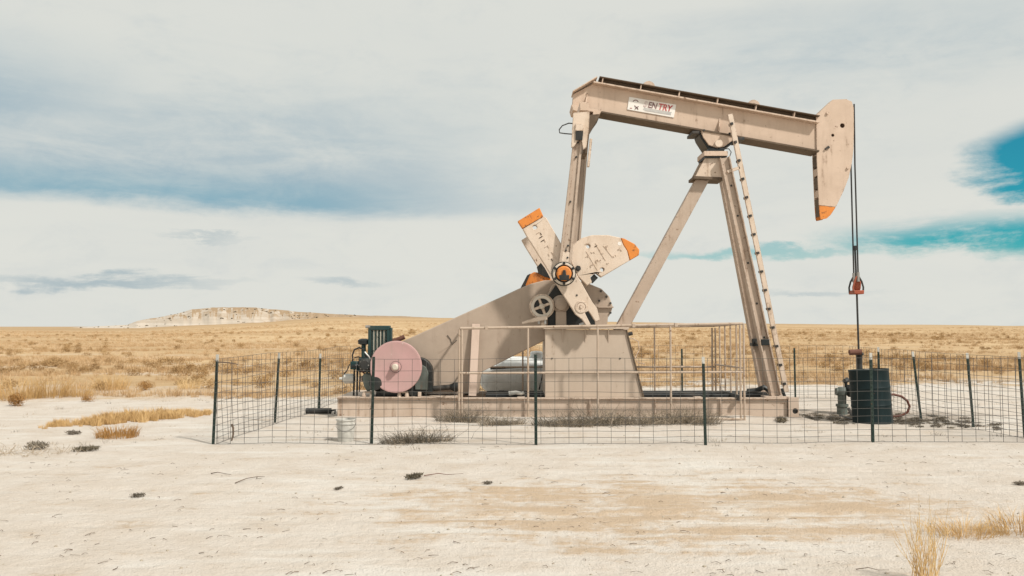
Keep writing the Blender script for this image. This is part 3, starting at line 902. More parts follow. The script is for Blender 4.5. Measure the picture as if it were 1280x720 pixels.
for px__, y0_, y1_ in ((733, 116, 132), (898.5, 146, 166)):
    g0, g1 = at(px__ + 1.5, y0_, 0.0 + YC - 0.10), at(px__ - 1.5, y1_, YC - 0.10)
    mm = MB(); w_ = Vector((0.012, 0, 0))
    mm.add([g0 - w_ * .5, g0 + w_ * .5, g1 - w_, g1 + w_, g1 - w_ + Vector((0, -0.13, 0)), g1 + w_ + Vector((0, -0.13, 0))], [(0, 1, 3, 2), (0, 4, 5, 1), (0, 2, 4), (1, 5, 3), (2, 3, 5, 4)])
    mm.build('web_gusset', TAN, beam)
for px__ in (810, 942):
    f = (px__ - 741) / (1021 - 741); p = cap_lo0.lerp(cap_lo1, f) + nB * 0.155
    ring = MB(); prof = []
    arc = [(p + dB * 0.13 * math.cos(a) + nB * 0.135 * math.sin(a)) for a in np.linspace(0, math.pi, 13)]
    inn = [(p + dB * 0.06 * math.cos(a) + nB * 0.06 * math.sin(a)) for a in np.linspace(math.pi, 0, 13)]
    ring.prism([(v_.x, v_.z) for v_ in arc + inn], YC - 0.02, YC + 0.02).build('lifting_lug', TAN, beam, 0.004)

# name plate on the beam
sgn = [xz(p[0], p[1], YC - 0.115) for p in ((786.5, 121), (845.3, 130.8), (842.3, 147), (784, 136.8))]
sign = MB().prism(list(reversed(sgn)), YC - 0.116, YC - 0.1005).build('sign_plate', 'sign_white', jack, 0.002)
plabel(sign, 'white plate with red lettering SENTRY')
ys = YC - 0.118
u_s = (Vector((sgn[1][0], 0, sgn[1][1])) - Vector((sgn[0][0], 0, sgn[0][1]))).normalized(); v_s = Vector((-u_s.z, 0, u_s.x))
o_s = Vector((sgn[3][0], 0, sgn[3][1]))


def text_part(body, size, u0, v0, mat, bold, xs=1.0, shear=0.0):
    cu = bpy.data.curves.new('lettering', 'FONT'); cu.body = body; cu.size = size; cu.extrude = 0.002; cu.offset = bold; cu.shear = shear
    ob = bpy.data.objects.new('lettering_src', cu); COL.objects.link(ob)
    dg = bpy.context.evaluated_depsgraph_get()
    me = bpy.data.meshes.new_from_object(ob.evaluated_get(dg)); bpy.data.objects.remove(ob); bpy.data.curves.remove(cu)
    me.name = 'lettering'
    M = Matrix(((u_s.x * xs, v_s.x, 0, 0), (0, 0, -1, 0), (u_s.z * xs, v_s.z, 0, 0), (0, 0, 0, 1)))
    M.translation = o_s + u_s * u0 + v_s * v0 + Vector((0, ys, 0))
    me.transform(M); me.materials.clear(); me.materials.append(MATS[mat])
    return link('lettering', me, sign)


text_part('S', 0.165, 0.30, 0.105, 'sign_faded', 0.005, 0.85, 0.15)
text_part('EN', 0.165, 0.385, 0.105, 'sign_dark', 0.005, 0.85, 0.15)
text_part('TRY', 0.175, 0.585, 0.100, 'sign_red', 0.005, 0.85, 0.15)


def on_sign(u0, v0): return o_s + u_s * u0 + v_s * v0 + Vector((0, ys, 0))


for v0, u0, u1, w in ((0.083, 0.32, 0.87, 0.012), (0.058, 0.31, 0.86, 0.022), (0.035, 0.34, 0.86, 0.010)):
    MB().bar(on_sign(u0, v0), on_sign(u1, v0), w, 0.003).build('small_print', 'sign_grey', sign)
for a0, a1, cu_, cv_, r in ((30, 160, 0.14, 0.155, 0.055), (200, 260, 0.18, 0.12, 0.05), (250, 330, 0.17, 0.12, 0.045)):
    MB().tube([on_sign(cu_ + r * math.cos(math.radians(a)), cv_ + r * math.sin(math.radians(a))) for a in np.linspace(a0, a1, 8)], 0.008, 5).build('emblem_stroke', 'sign_dark', sign)
MB().tube([on_sign(0.15, 0.03), on_sign(0.185, 0.07), on_sign(0.21, 0.035)], 0.010, 5).build('emblem_stroke', 'sign_dark', sign)
MB().tube([on_sign(0.05, 0.035), on_sign(0.09, 0.04)], 0.006, 5).build('emblem_stroke', 'sign_red', sign)

# saddle bearing and post head
sad = [xz(p[0], p[1], YC - 0.2) for p in ((875.5, 163.5), (918, 171.5), (914, 177), (905, 183.5), (896, 185.5), (886, 181.5), (879, 172))]
so = MB().prism(list(reversed(sad)), YC - 0.22, YC + 0.22).build('saddle', TAN, jack, 0.006)
sd = [xz(p[0], p[1], YC - 0.2) for p in ((874, 166), (919, 174), (915, 180), (904, 186.5), (896, 190.5), (885, 186), (876, 172))]
MB().prism(list(reversed(sd)), YC - 0.18, YC + 0.30).build('saddle_shell', 'black_oily_and_shade', jack, 0.006)
for px__, py__ in ((880, 163), (912, 167)):
    q = at(px__, py__, YC - 0.24); MB().cyl((q.x, YC - 0.26, q.z), (q.x, YC - 0.2, q.z), 0.022, n=8).build('bolt', 'dark_steel', so)
for px__, py__ in ((869, 165.5), (925, 173.5)):
    q = at(px__, py__, YC - 0.2); MB().box(q.x - 0.07, q.x + 0.07, YC - 0.26, YC + 0.26, q.z - 0.035, q.z + 0.02).build('beam_clamp', 'dark_steel', jack, 0.006)
q0, q1 = at(884, 180.5, YC - 0.2), at(903, 184, YC - 0.2)
MB().cyl((at(894.5, 183, YC).x, YC - 0.30, at(0, 183, YC).z), (at(894.5, 183, YC).x, YC + 0.30, at(0, 183, YC).z), 0.075, n=18).build('saddle_shaft', CRM, jack)
MB().box(xz(880, 191, YC - .3)[0], xz(909.5, 191, YC - .3)[0], YC - 0.32, YC + 0.32, pz(195, YC - .3), pz(189, YC - .3)).build('post_cap', TAN, jack, 0.004)
MB().box(xz(881, 191, YC - .3)[0], xz(908.5, 191, YC - .3)[0], YC - 0.30, YC + 0.30, pz(197.2, YC - .3), pz(195.05, YC - .3)).build('cap_gasket', 'black_oily_and_shade', jack)
MB().box(xz(886, 191, YC - .3)[0], xz(906, 191, YC - .3)[0], YC - 0.27, YC + 0.27, pz(188.9, YC - .3), pz(185, YC - .3)).build('bearing_block', 'black_oily_and_shade', jack, 0.006)
hp = [xz(p[0], p[1], YC - 0.24) for p in ((881, 197.3), (900, 197.3), (904, 224), (868, 222.5))]
pp_ = MB().prism(list(reversed(hp)), YC - 0.24, YC - 0.22).build('post_head_plate', CRM, jack, 0.004)
MB().prism(list(reversed(hp)), YC + 0.22, YC + 0.24).build('post_head_plate', CRM, jack, 0.004)
hb = [xz(p[0], p[1], YC - 0.24) for p in ((867, 220), (904.5, 222), (904.5, 225), (867, 223.5))]
MB().prism(list(reversed(hb)), YC - 0.26, YC + 0.26).build('head_flange', 'brown_steel_and_shade', jack, 0.003)
pts = [at(*p, YC - 0.3) for p in ((906, 186), (911, 186), (914, 190), (912, 196), (909, 197))]
MB().tube(pts, 0.009, 6).build('grease_hose', 'cable', jack)

# post legs (H-section: web + flanges)
def leg(p0, p1, w, dpt, mat, name='post_leg'):
    p0, p1 = Vector(p0), Vector(p1); d = (p1 - p0).normalized(); s = d.cross(Vector((0, 1, 0))).normalized(); f = s.cross(d).normalized()
    mbl = MB()
    for sg in (-1, 1):
        mbl.bar(p0 + s * sg * (w / 2 - 0.012), p1 + s * sg * (w / 2 - 0.012), 0.024, dpt, f)
    mbl.bar(p0, p1, w - 0.05, 0.02, f)
    return mbl.build(name, mat, jack, 0.003)

near_t, near_b = at(905, 197.5, YC - 0.30), at(969.5, 494, 16.52)
near_b.z = zt + 0.02
leg(near_t, near_b, 0.195, 0.17, 'leg_paint')
far_t, far_b = at(901, 198, YC + 0.25), at(956, 487, 17.95)
far_b.z = zt + 0.02
leg(far_t, far_b, 0.20, 0.17, 'leg_paint')
lf = at(778, 408, YC); rt = at(880, 220, YC)
dd = (lf - rt).normalized(); foot = rt + dd * ((rt.z - zt - 0.03) / -dd.z)
MB().bar(foot, rt + (rt - lf).normalized() * 0.02, 0.235, 0.22).build('rear_leg', 'leg_paint', jack, 0.006)
for (px__, py__, yy) in ((970, 420, 16.6),):
    pass
for f_ in (0.12, 0.25, 0.45, 0.62, 0.76):
    p = near_t.lerp(near_b, f_); MB().cyl(p + Vector((0.02, -0.02, 0)), p + Vector((0.02, 0.0, 0)), 0.02, n=8).build('bolt', 'dark_steel', jack)
for f_ in (0.78,):
    p = near_t.lerp(near_b, f_); p2 = far_t.lerp(far_b, f_ + 0.01)
    MB().cyl(p, p2, 0.035, n=8).build('tie_rod', 'dark_steel', jack)
    MB().box(p.x - 0.075, p.x + 0.075, p.y - 0.10, p.y + 0.02, p.z - 0.055, p.z + 0.055).build('tie_clamp', 'black_oily_and_shade', jack, 0.006)
    MB().box(p2.x - 0.10, p2.x + 0.08, p2.y - 0.12, p2.y + 0.10, p2.z - 0.075, p2.z + 0.075).build('tie_clamp', 'black_oily_and_shade', jack, 0.006)
for q in (near_b, far_b):
    MB().box(q.x - 0.24, q.x + 0.22, q.y - 0.14, q.y + 0.14, zt + 0.0005, zt + 0.022).build('foot_plate', SKD, jack, 0.003)
    MB().cyl((q.x + 0.16, q.y - 0.05, zt), (q.x + 0.10, q.y - 0.05, zt + 0.16), 0.03, n=8).build('foot_bolt', 'black_oily_and_shade', jack)
# black hose and coupling lying by the feet
pts = [at(*p, 17.2) for p in ((934, 489), (946, 488), (955, 484), (961, 488), (966, 494))]
MB().tube(pts, 0.05, 8).build('deck_pipe', 'black_oily_and_shade', jack)

# ladder
YL = 16.86
lt0, lb0 = at(912.5, 143, YL), at(983, 490, YL)
lo = MB()
vecL = (lb0 - lt0).normalized()
lo.bar(lt0, lb0, 0.095, 0.05, (0, 1, 0))
lad = lo.build('ladder', CRM, jack, 0.003)
n_r = 15
for k in range(n_r):
    p = lt0.lerp(lb0, (k + 0.55) / n_r) + Vector((-0.022, 0, 0))
    for sg in (-1, 1):
        MB().bar(p + Vector((0, sg * 0.0255, 0)), p + Vector((0, sg * 0.09, 0)), 0.045, 0.045, vecL).build('rung', 'dark_steel', lad)
p = at(916, 211, YL + 0.2)
MB().bar(at(909, 215, YL), at(924.5, 209.5, YL), 0.06, 0.05).build('ladder_bracket', CRM, jack, 0.005)

# horse head
YH0, YH1 = YC - 0.13, YC + 0.13
hh_px = [(1020, 144), (1041, 124.5), (1058, 123.8), (1065, 127), (1067.3, 135), (1067.5, 160), (1067, 186), (1065, 203), (1061, 222), (1054, 240), (1046.5, 255.5), (1044.8, 258.8), (1023.6, 256.4), (1021, 200)]
hh = [xz(p[0], p[1], YH0) for p in hh_px]
hx = [circle(*xz(1053, 157, YH0), 0.045, 16), circle(*xz(1041, 169, YH0), 0.03, 10)]
head_ = MB().prism(list(reversed(hh)), YH0, YH0 + 0.02, hx).build('horse_head', TAN, jack, 0.005)
MB().prism(list(reversed(hh)), YH1 - 0.02, YH1, hx).build('far_cheek', TAN, head_, 0.005)
tp = [xz(p[0], p[1], YH0) for p in ((1023.7, 256.8), (1044.6, 259.2), (1038.5, 268.5), (1033.5, 273), (1026, 274.5), (1025, 272))]
plabel(MB().prism(list(reversed(tp)), YH0, YH0 + 0.02).build('head_tip', 'orange_paint', head_, 0.004), 'orange painted lower tip')
MB().prism(list(reversed(tp)), YH1 - 0.02, YH1).build('head_tip', 'orange_paint', head_, 0.004)
# wrapping front plate following the arc
arc = hh_px[3:12]
mbf = MB()
ap = [xz(p[0] - 0.4, p[1], YH0) for p in arc]; ap2 = [xz(p[0] - 2.2, p[1], YH0) for p in reversed(arc)]
mbf.prism(list(reversed(ap + ap2)), YH0 + 0.021, YH1 - 0.021)
mbf.build('front_plate', TAN, head_)
tpz = [hh[0], hh[1], hh[2], (hh[2][0], hh[2][1] - 0.02), (hh[1][0], hh[1][1] - 0.02), (hh[0][0] + 0.02, hh[0][1] - 0.02)]
MB().prism(list(reversed(tpz)), YH0 + 0.021, YH1 - 0.021).build('top_strip', TAN, head_)
# open back: tan battens, brown strips painting the shade in the gaps
for (ya, yb, mt) in ((194, 208, 'brown_steel_and_shade'), (210, 219, TAN), (221, 235, 'brown_steel_and_shade'), (237, 246, TAN), (248, 270, 'brown_steel_and_shade')):
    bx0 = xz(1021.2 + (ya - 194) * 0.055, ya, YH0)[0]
    MB().box(bx0 + 0.002, bx0 + 0.03, YH0 + 0.021, YH1 - 0.021, pz(yb, YH0), pz(ya, YH0)).build('batten_and_gap_shade', mt, head_)
for px__, py__, r in ((1034, 141.5, 0.028), (1059.5, 210, 0.026), (1035.5, 184.5, 0.02)):
    q = at(px__, py__, YH0); MB().cyl((q.x, YH0 - 0.03, q.z), (q.x, YH0 - 0.0005, q.z), r, n=10).build('bolt', TAN if r > 0.02 else 'dark_steel', head_)
q0, q1 = at(1031.5, 186.5, YH0 - 0.02), at(1036, 183, YH0 - 0.02)
MB().bar(q0, q1, 0.035, 0.03).build('latch', 'dark_steel', head_)

# bridle, carrier and polished rod
XR = at(1070.2, 357, YC).x
for sg, tx, ty, bx_, by_, nm_ in ((-1, 1067.8, 150, 1072.6, 341, 'near'), (1, 1067.2, 150, 1067.2, 342, 'far')):
    yy = YC + sg * 0.085
    pts = [at(1067.6 if sg < 0 else 1064.8, 130, yy), at(1068.2 if sg < 0 else 1064.8, 170, yy), at(1068.6 if sg < 0 else 1063.6, 205, yy), at(bx_, by_, yy)]
    MB().tube(pts, 0.015, 6).build('bridle_cable', 'cable', jack)
    q = at(bx_, by_, yy); MB().cyl((q.x, yy, q.z - 0.17), (q.x, yy, q.z + 0.01), 0.032, 0.028, n=10).build('cable_socket', 'steel_bare', jack)
zc = pz(365, YC)
car = MB().box(XR - 0.10, XR + 0.10, YC - 0.14, YC + 0.14, zc - 0.045, zc + 0.03).build('carrier_bar', 'red_paint', jack, 0.012)
for sg in (-1, 1):
    for dx_ in (-1, 1):
        pts = [(XR + dx_ * 0.02, YC + sg * 0.085, zc + 0.30), (XR + dx_ * 0.07, YC + sg * 0.10, zc + 0.20), (XR + dx_ * 0.10, YC + sg * 0.10, zc + 0.09), (XR + dx_ * 0.095, YC + sg * 0.10, zc - 0.01)]
        MB().tube(pts, 0.017, 6).build('shackle', 'red_paint' if (dx_ + sg) else 'dark_steel', car)
MB().lathe([(0, 0.05), (0.04, 0.065), (0.16, 0.075), (0.22, 0.04)], (XR + 0.02, YC, zc + 0.031), (0, 0, 1), 10).build('rod_clamp', 'red_paint', car)
ztop = pz(309, YC)
XB = at(1074, 440, YC).x
MB().tube([(XR - 0.01, YC, ztop), (XR + 0.01, YC, zc), (XB, YC, 0.62)], 0.020, 8).build('polished_rod', 'dark_steel', jack)
MB().cyl((XR - 0.01, YC, ztop - 0.06), (XR - 0.01, YC, ztop + 0.03), 0.030, n=8).build('rod_cap', 'dark_steel', jack)

# ------------------------------------------------------------------ wellhead, drum and hose
wx = XB
well = thing('wellhead', 'dark iron wellhead with valve and stuffing box behind the drum, below the rod', 'wellhead', (wx, YC, 0))
MB().cyl((wx, YC, -0.05), (wx, YC, 0.30), 0.13, n=16).build('casing', 'dark_steel', well)
MB().lathe([(0.30, 0.17), (0.36, 0.17), (0.36, 0.09), (0.75, 0.085), (0.78, 0.11), (0.84, 0.11), (0.86, 0.06), (0.98, 0.055)], (wx, YC, 0), (0, 0, 1), 16).build('tubing_head', 'dark_steel', well)
q = at(1074.5, 447, YC)
MB().lathe([(-0.14, 0.055), (0.0, 0.06), (0.05, 0.06), (0.09, 0.085), (0.13, 0.06), (0.14, 0.03)], (wx, YC, q.z - 0.02), (0, 0, 1), 12).build('stuffing_box', 'black_oily_and_shade', well)
q = at(1070, 440.5, YC - 0.08); MB().cyl(q - Vector((0.13, 0, 0.0)), q + Vector((0.10, 0, 0.01)), 0.055, n=10).build('gland_bolt', 'rust_pipe', well)
# valve tree standing at the left
vx = at(1052.5, 500, YC).x
vz = lambda py: pz(py, YC)
MB().lathe([(vz(518), 0.10), (vz(508), 0.10), (vz(508), 0.12), (vz(505), 0.12), (vz(505), 0.08), (vz(494), 0.085), (vz(493), 0.11), (vz(488), 0.12), (vz(484), 0.08)], (vx, YC, 0), (0, 0, 1), 14).build('valve_stem', 'grey_green', well)
MB().cyl((at(1045, 490, YC).x, YC, vz(489.5)), (wx, YC, vz(489.5)), 0.075, n=12).build('cross_pipe', 'grey_green', well)
MB().lathe([(0, 0.08), (0.02, 0.12), (0.12, 0.13), (0.15, 0.08)], (at(1057, 488, YC).x, YC - 0.10, vz(488)), (1, 0.1, 0), 14).build('union', 'black_oily_and_shade', well)
MB().cyl((at(1057.5, 488, YC).x, YC, vz(486)), (at(1057.5, 488, YC).x, YC, vz(474)), 0.03, n=8).build('handle_stem', 'black_oily_and_shade', well)
MB().cyl((at(1055, 476, YC).x, YC - 0.02, vz(476.5)), (at(1060, 476, YC).x, YC + 0.02, vz(475)), 0.05, n=8).build('handle', 'black_oily_and_shade', well)
MB().tube([at(1061, 511, 16.8), at(1066, 521, 16.5)], 0.03, 8).build('drain_pipe', 'dark_steel', well)
MB().tube([at(1050, 519, 16.6), at(1062, 523, 16.2), at(1075, 526, 15.9)], 0.022, 6).build('flow_line', 'galvanised', well)

YDm = 15.62
q = ground_at(1088, 527); q.y = YDm; q.x = at(1088.3, 490, YDm).x
drum = thing('drum', 'dark green steel drum standing in front of the wellhead inside the fence', 'drum', (q.x, q.y, 0))
R = 0.335; H = pz(460.5, YDm)
prof = [(0.0, R - 0.015), (0.012, R + 0.006), (0.03, R)]
for zc_ in (H * 0.34, H * 0.66):
    prof += [(zc_ - 0.022, R), (zc_, R + 0.008), (zc_ + 0.022, R)]
prof += [(H - 0.03, R), (H - 0.012, R + 0.008), (H, R), (H, R - 0.02), (H - 0.02, R - 0.025), (H - 0.02, 0.05)]
tilt = Vector((-0.055, 0.03, 1))
MB().lathe(prof, (q.x + 0.03, q.y, -0.012), tilt, 40).build('shell', 'drum_paint', drum)
MB().lathe([(0, 0.04), (0.025, 0.04), (0.03, 0.02)], (q.x - 0.10, q.y - 0.1, H - 0.03), tilt, 10).build('bung', 'steel_bare', drum)
hose = MB().tube([at(*p, 15.95) for p in ((1108, 494), (1117, 493), (1127, 495.5), (1134, 501), (1137, 508), (1134.5, 515), (1127, 519.5), (1116, 520.5), (1104, 521.5))], 0.022, 8)
tag(hose.build('hose', 'hose_red'), 'rusty red hose looping out beside the dark drum', 'hose')

# ------------------------------------------------------------------ engine
ZD = zt + 0.017
YE = 16.42
eng = thing('engine', 'dark green gas engine with radiator and pink flywheel cover on the skid', 'engine', (at(478, 460, 16.7).x, 16.8, ZD))
ex = lambda px_, y=YE: at(px_, 408, y).x
ez = lambda py_, y=YE: pz(py_, y)
# block and head
MB().box(ex(462), ex(520), YE + 0.12, YE + 0.75, ZD + 0.10, ez(445)).build('block', 'black_oily_and_shade', eng, 0.02)
MB().box(ex(465), ex(500), YE + 0.2, YE + 0.65, ez(445) + 0.001, ez(431)).build('cylinder_head', 'green_paint', eng, 0.02)
MB().lathe([(0, 0.2), (0.05, 0.26), (0.15, 0.26), (0.2, 0.2)], (ex(476), YE + 0.30, ez(474)), (0, -1, 0), 20).build('crankcase_cover', 'black_oily_and_shade', eng)
# radiator
RX0, RX1 = ex(459), ex(486); RZ0, RZ1 = ez(446), ez(407)
rad = MB().box(RX0, RX1, YE + 0.10, YE + 0.30, RZ1 - 0.085, RZ1).build('radiator', 'green_paint', eng, 0.012)
MB().box(RX0, RX0 + 0.055, YE + 0.10, YE + 0.30, RZ0, RZ1 - 0.086).build('side_channel', 'green_paint', rad, 0.006)
MB().box(RX1 - 0.055, RX1, YE + 0.10, YE + 0.30, RZ0, RZ1 - 0.086).build('side_channel', 'green_paint', rad, 0.006)
MB().box(RX0 + 0.0555, RX1 - 0.0555, YE + 0.16, YE + 0.28, RZ0, RZ1 - 0.086).build('core', 'radiator_core', rad)
for k in range(9):
    xs = RX0 + 0.075 + (RX1 - RX0 - 0.15) * k / 8
    MB().box(xs - 0.006, xs + 0.006, YE + 0.12, YE + 0.159, RZ0, RZ1 - 0.087).build('grille_bar', 'radiator_core' if k % 2 else 'green_paint', rad)
MB().cyl((RX0 + 0.04, YE + 0.12, RZ1 - 0.02), (RX0 - 0.05, YE + 0.12, RZ1 - 0.02), 0.028, n=10).build('filler_cap', 'steel_bare', rad)
MB().box(RX1 + 0.001, RX1 + 0.035, YE + 0.12, YE + 0.28, RZ0 + 0.1, RZ1 - 0.04).build('side_bracket', 'green_paint', rad, 0.006)
# exhaust
pts = [at(484, 427.5, YE + 0.3), at(494, 425.5, YE + 0.3), at(500, 423.5, YE + 0.3), at(505.5, 421, YE + 0.3)]
MB().tube(pts, 0.045, 10).build('exhaust_pipe', 'rust_pipe', eng)
# intake, governor and small fittings on the left
MB().lathe([(0, 0.05), (0.02, 0.105), (0.09, 0.11), (0.12, 0.06)], (ex(452.5), YE + 0.2, ez(431.5)), (0, 0, 1), 16).build('air_cleaner', 'black_oily_and_shade', eng)
MB().cyl((ex(452.5), YE + 0.2, ez(448)), (ex(452.5), YE + 0.2, ez(431.5)), 0.042, n=10).build('intake_stack', 'green_paint', eng)
MB().box(ex(447), ex(463), YE + 0.10, YE + 0.36, ez(466), ez(447)).build('gear_case', 'green_paint', eng, 0.03)
MB().box(ex(436.5), ex(446.5), YE + 0.12, YE + 0.32, ez(462.5), ez(452)).build('magneto', 'green_paint', eng, 0.02)
MB().lathe([(0, 0.10), (0.05, 0.12), (0.16, 0.12), (0.2, 0.08)], (ex(456), YE + 0.05, ez(456)), (0.15, -1, 0), 16).build('water_pump', 'black_oily_and_shade', eng)
MB().tube([at(*p, YE + 0.15) for p in ((441, 452), (440.5, 444), (443, 437), (449, 434.5), (455, 437))], 0.016, 6).build('fuel_line', 'cable', eng)
MB().tube([at(*p, YE + 0.12) for p in ((443, 447), (448, 446), (455, 449), (462, 445))], 0.014, 6).build('spark_lead', 'cable', eng)
MB().tube([at(*p, YE + 0.2) for p in ((455, 446), (460, 446), (466, 444), (472, 448))], 0.04, 8).build('water_hose', 'dark_steel', eng)
for px_ in (440.3, 444.3):
    MB().cyl((ex(px_), YE + 0.2, ZD), (ex(px_ + 0.7), YE + 0.2, ez(461)), 0.018, n=8).build('support_leg', 'black_oily_and_shade', eng)
MB().lathe([(0, 0.03), (0.01, 0.092), (0.20, 0.095), (0.225, 0.06), (0.24, 0.03), (0.30, 0.025)], (ex(441), YE + 0.3, ez(474.5)), (-1, 0, 0), 18).build('filter_canister', 'white_plastic', eng)
MB().cyl((ex(448), YE + 0.14, ez(474)), (ex(452), YE + 0.14, ez(474)), 0.055, n=10).build('brass_fitting', 'pale_plank', eng)
st = [xz(p[0], p[1], YE) for p in ((453, 468), (459, 466), (465, 468.5), (466, 480), (464, 488), (459, 490), (455, 484), (453, 476))]
MB().prism(st, YE + 0.0, YE + 0.14).build('starter_motor', 'grey_green', eng, 0.03)
# flywheel cover
q = at(495, 458.5, YE - 0.1)
RW = 32.2 / (F_PX / YE)
fl = MB(); n_ = 64
poly = []
for k in range(n_):
    a = 2 * math.pi * k / n_; poly.append((q.x + RW * math.cos(a), max(q.z + RW * math.sin(a), q.z - RW * 0.965)))
fw_ = fl.lathe([(0, RW * 0.98), (0.035, RW), (0.075, RW), (0.09, RW * 0.985), (0.094, RW * 0.95), (0.088, RW * 0.90), (0.092, RW * 0.5), (0.094, 0.05)], (q.x, YE - 0.04, q.z), (0, -1, 0), 64).build('flywheel_cover', 'pink_paint', eng)
plabel(fw_, 'round faded pink flywheel cover')
MB().lathe([(0.0, 0.10), (0.02, 0.098), (0.022, 0.078), (0.075, 0.072), (0.085, 0.06)], (q.x, YE - 0.134, q.z), (0, -1, 0), 24).build('hub', 'pink_paint', fw_)
MB().lathe([(0, 0.062), (0.03, 0.06), (0.045, 0.04)], (q.x, YE - 0.22, q.z), (0, -1, 0), 20).build('hub_cap', 'pale_steel', fw_)
MB().lathe([(0, 0.105), (0.012, 0.105), (0.012, 0.09), (0, 0.09), (0, 0.105)], (q.x, YE - 0.136, q.z), (0, -1, 0), 24, False).build('hub_ring', 'dark_steel', fw_)
MB().box(ex(476), ex(516), YE - 0.02, YE + 0.12, ZD + 0.03, ez(480)).build('cover_bracket', 'black_oily_and_shade', eng, 0.01)
MB().box(ex(470), ex(526), YE + 0.05, YE + 0.85, ZD + 0.0, ZD + 0.085).build('mount_rail', 'black_oily_and_shade', eng, 0.006)
for px_ in (461, 505):
    for dx_ in (-0.075, 0.065):
        MB().cyl((ex(px_) + dx_, YE - 0.05, ZD), (ex(px_) + dx_, YE - 0.05, ZD + 0.07), 0.042, 0.03, n=8).build('mount_foot', SKD, eng)
    MB().box(ex(px_) - 0.09, ex(px_) + 0.09, YE - 0.07, YE + 0.03, ZD + 0.071, ZD + 0.10).build('mount_clamp', SKD, eng, 0.005)
MB().box(ex(523), ex(527), YE - 0.05, YE + 0.02, ZD, ZD + 0.09).build('mount_foot', SKD, eng, 0.005)
q = at(468.5, 479.5, YE - 0.16)
MB().lathe([(0, 0.11), (0.04, 0.125), (0.09, 0.12), (0.10, 0.05)], (q.x, YE - 0.05, q.z), (0.1, -1, 0), 20).build('belt_pulley', 'black_oily_and_shade', eng)
for k, (a_, b_, r_, mt) in enumerate((((449, 450), (449, 490), 0.012, 'cable'), ((456, 440), (464, 452), 0.018, 'steel_bare'), ((437, 455), (430, 468), 0.010, 'cable'), ((462, 447), (458, 468), 0.022, 'grey_green'),
                                     ((450, 462), (458, 471), 0.016, 'rust_pipe'), ((487, 430), (490, 440), 0.030, 'black_oily_and_shade'), ((447, 457), (440, 458), 0.035, 'black_oily_and_shade'))):
    MB().tube([at(*a_, YE + 0.06), at((a_[0] + b_[0]) / 2 + 1.2, (a_[1] + b_[1]) / 2, YE + 0.04), at(*b_, YE + 0.06)], r_, 7).build('fitting_pipe', mt, eng)
for k in range(8):
    a_ = k * math.pi / 4; c_ = at(455, 456.5, YE - 0.12)
    MB().cyl((c_.x + 0.085 * math.cos(a_), YE - 0.14, c_.z + 0.085 * math.sin(a_)), (c_.x + 0.085 * math.cos(a_), YE - 0.11, c_.z + 0.085 * math.sin(a_)), 0.012, n=6).build('bolt', 'steel_bare', eng)
# clutch housing, arched top
ch = [xz(p[0], p[1], YE + 0.1) for p in ((516, 490), (540.5, 490), (540.5, 466), (539, 458), (535, 452), (529, 448), (522, 446.5), (514, 447), (508, 450), (508, 490))]
ch = [(p[0], max(p[1], ZD)) for p in ch]
co = MB().prism(ch, YE + 0.10, YE + 0.75).build('clutch_housing', 'black_oily_and_shade', eng, 0.012)
cf = [xz(p[0], p[1], YE + 0.1) for p in ((522, 487), (535, 487), (535.5, 466), (533, 459), (528, 456), (520, 455), (518, 460), (519, 487))]
cf = [(p[0], max(p[1], ZD + 0.01)) for p in cf]
MB().prism(cf, YE + 0.075, YE + 0.0995).build('housing_face', 'grey_green', co, 0.01)
MB().cyl((ex(540), YE + 0.3, ez(489) + 0.03), (ex(566), YE + 0.3, ez(487) + 0.03), 0.05, n=12).build('drive_shaft', 'dark_steel', eng)
MB().lathe([(0, 0.05), (0.1, 0.09), (0.16, 0.09), (0.17, 0.03)], (ex(561), YE + 0.3, ez(487) + 0.03), (1, 0, 0), 12).build('shaft_coupling', 'black_oily_and_shade', eng)

# ------------------------------------------------------------------ propane tank behind the skid
YT = 19.0
tr0 = 0.40
tx0 = at(598, 470, YT).x; tzc = pz(445.5, YT) - tr0
tank = thing('gas_tank', 'white horizontal gas tank on legs behind the belt guard', 'gas tank', (tx0 + 1.2, YT, 0))
prof = [(0.0, 0.02), (0.02, 0.15), (0.07, 0.25), (0.15, 0.33), (0.26, 0.385), (0.36, tr0)] + [(2.04, tr0), (2.14, 0.385), (2.25, 0.33), (2.33, 0.25), (2.38, 0.15), (2.40, 0.02)]
MB().lathe(prof, (tx0, YT, tzc), (1, 0, 0), 40).build('shell', 'tank_white', tank)
MB().lathe([(1.18, tr0 + 0.003), (1.18, tr0 + 0.006), (1.21, tr0 + 0.006), (1.21, tr0 + 0.003)], (tx0, YT, tzc), (1, 0, 0), 40).build('weld_band', 'tank_white', tank)
MB().lathe([(0, 0.14), (0.10, 0.14), (0.13, 0.11), (0.14, 0.02)], (tx0 + 1.25, YT, tzc + tr0 - 0.02), (0, 0, 1), 18).build('valve_dome', 'tank_white', tank)
for lx in (0.5, 1.9):
    MB().box(tx0 + lx - 0.06, tx0 + lx + 0.06, YT - 0.25, YT + 0.25, -0.06, tzc - 0.28).build('leg', 'dark_steel', tank, 0.005)
pts = [at(613, 461, YT - tr0 - 0.02), at(640, 459.5, YT - tr0 - 0.02), at(681, 457.5, YT - tr0 - 0.02), at(700, 457, YT - tr0 - 0.02)]
MB().tube(pts, 0.018, 6).build('pipe_run', 'black_oily_and_shade', tank)
pts = [at(678, 447, YT - 0.44), at(681, 455, YT - 0.46), at(678, 470, YT - 0.46), at(674, 487, YT - 0.44)]
MB().tube(pts, 0.016, 6).build('supply_hose', 'black_oily_and_shade', tank)

# ------------------------------------------------------------------ crank guard railing
YR0, YR1 = 15.9, 18.35
rail = thing('guard_railing', 'tan pipe guard railing round the crank and pedestal', 'railing', (at(750, 450, 17).x, 17.1, 0))
rr = 0.026


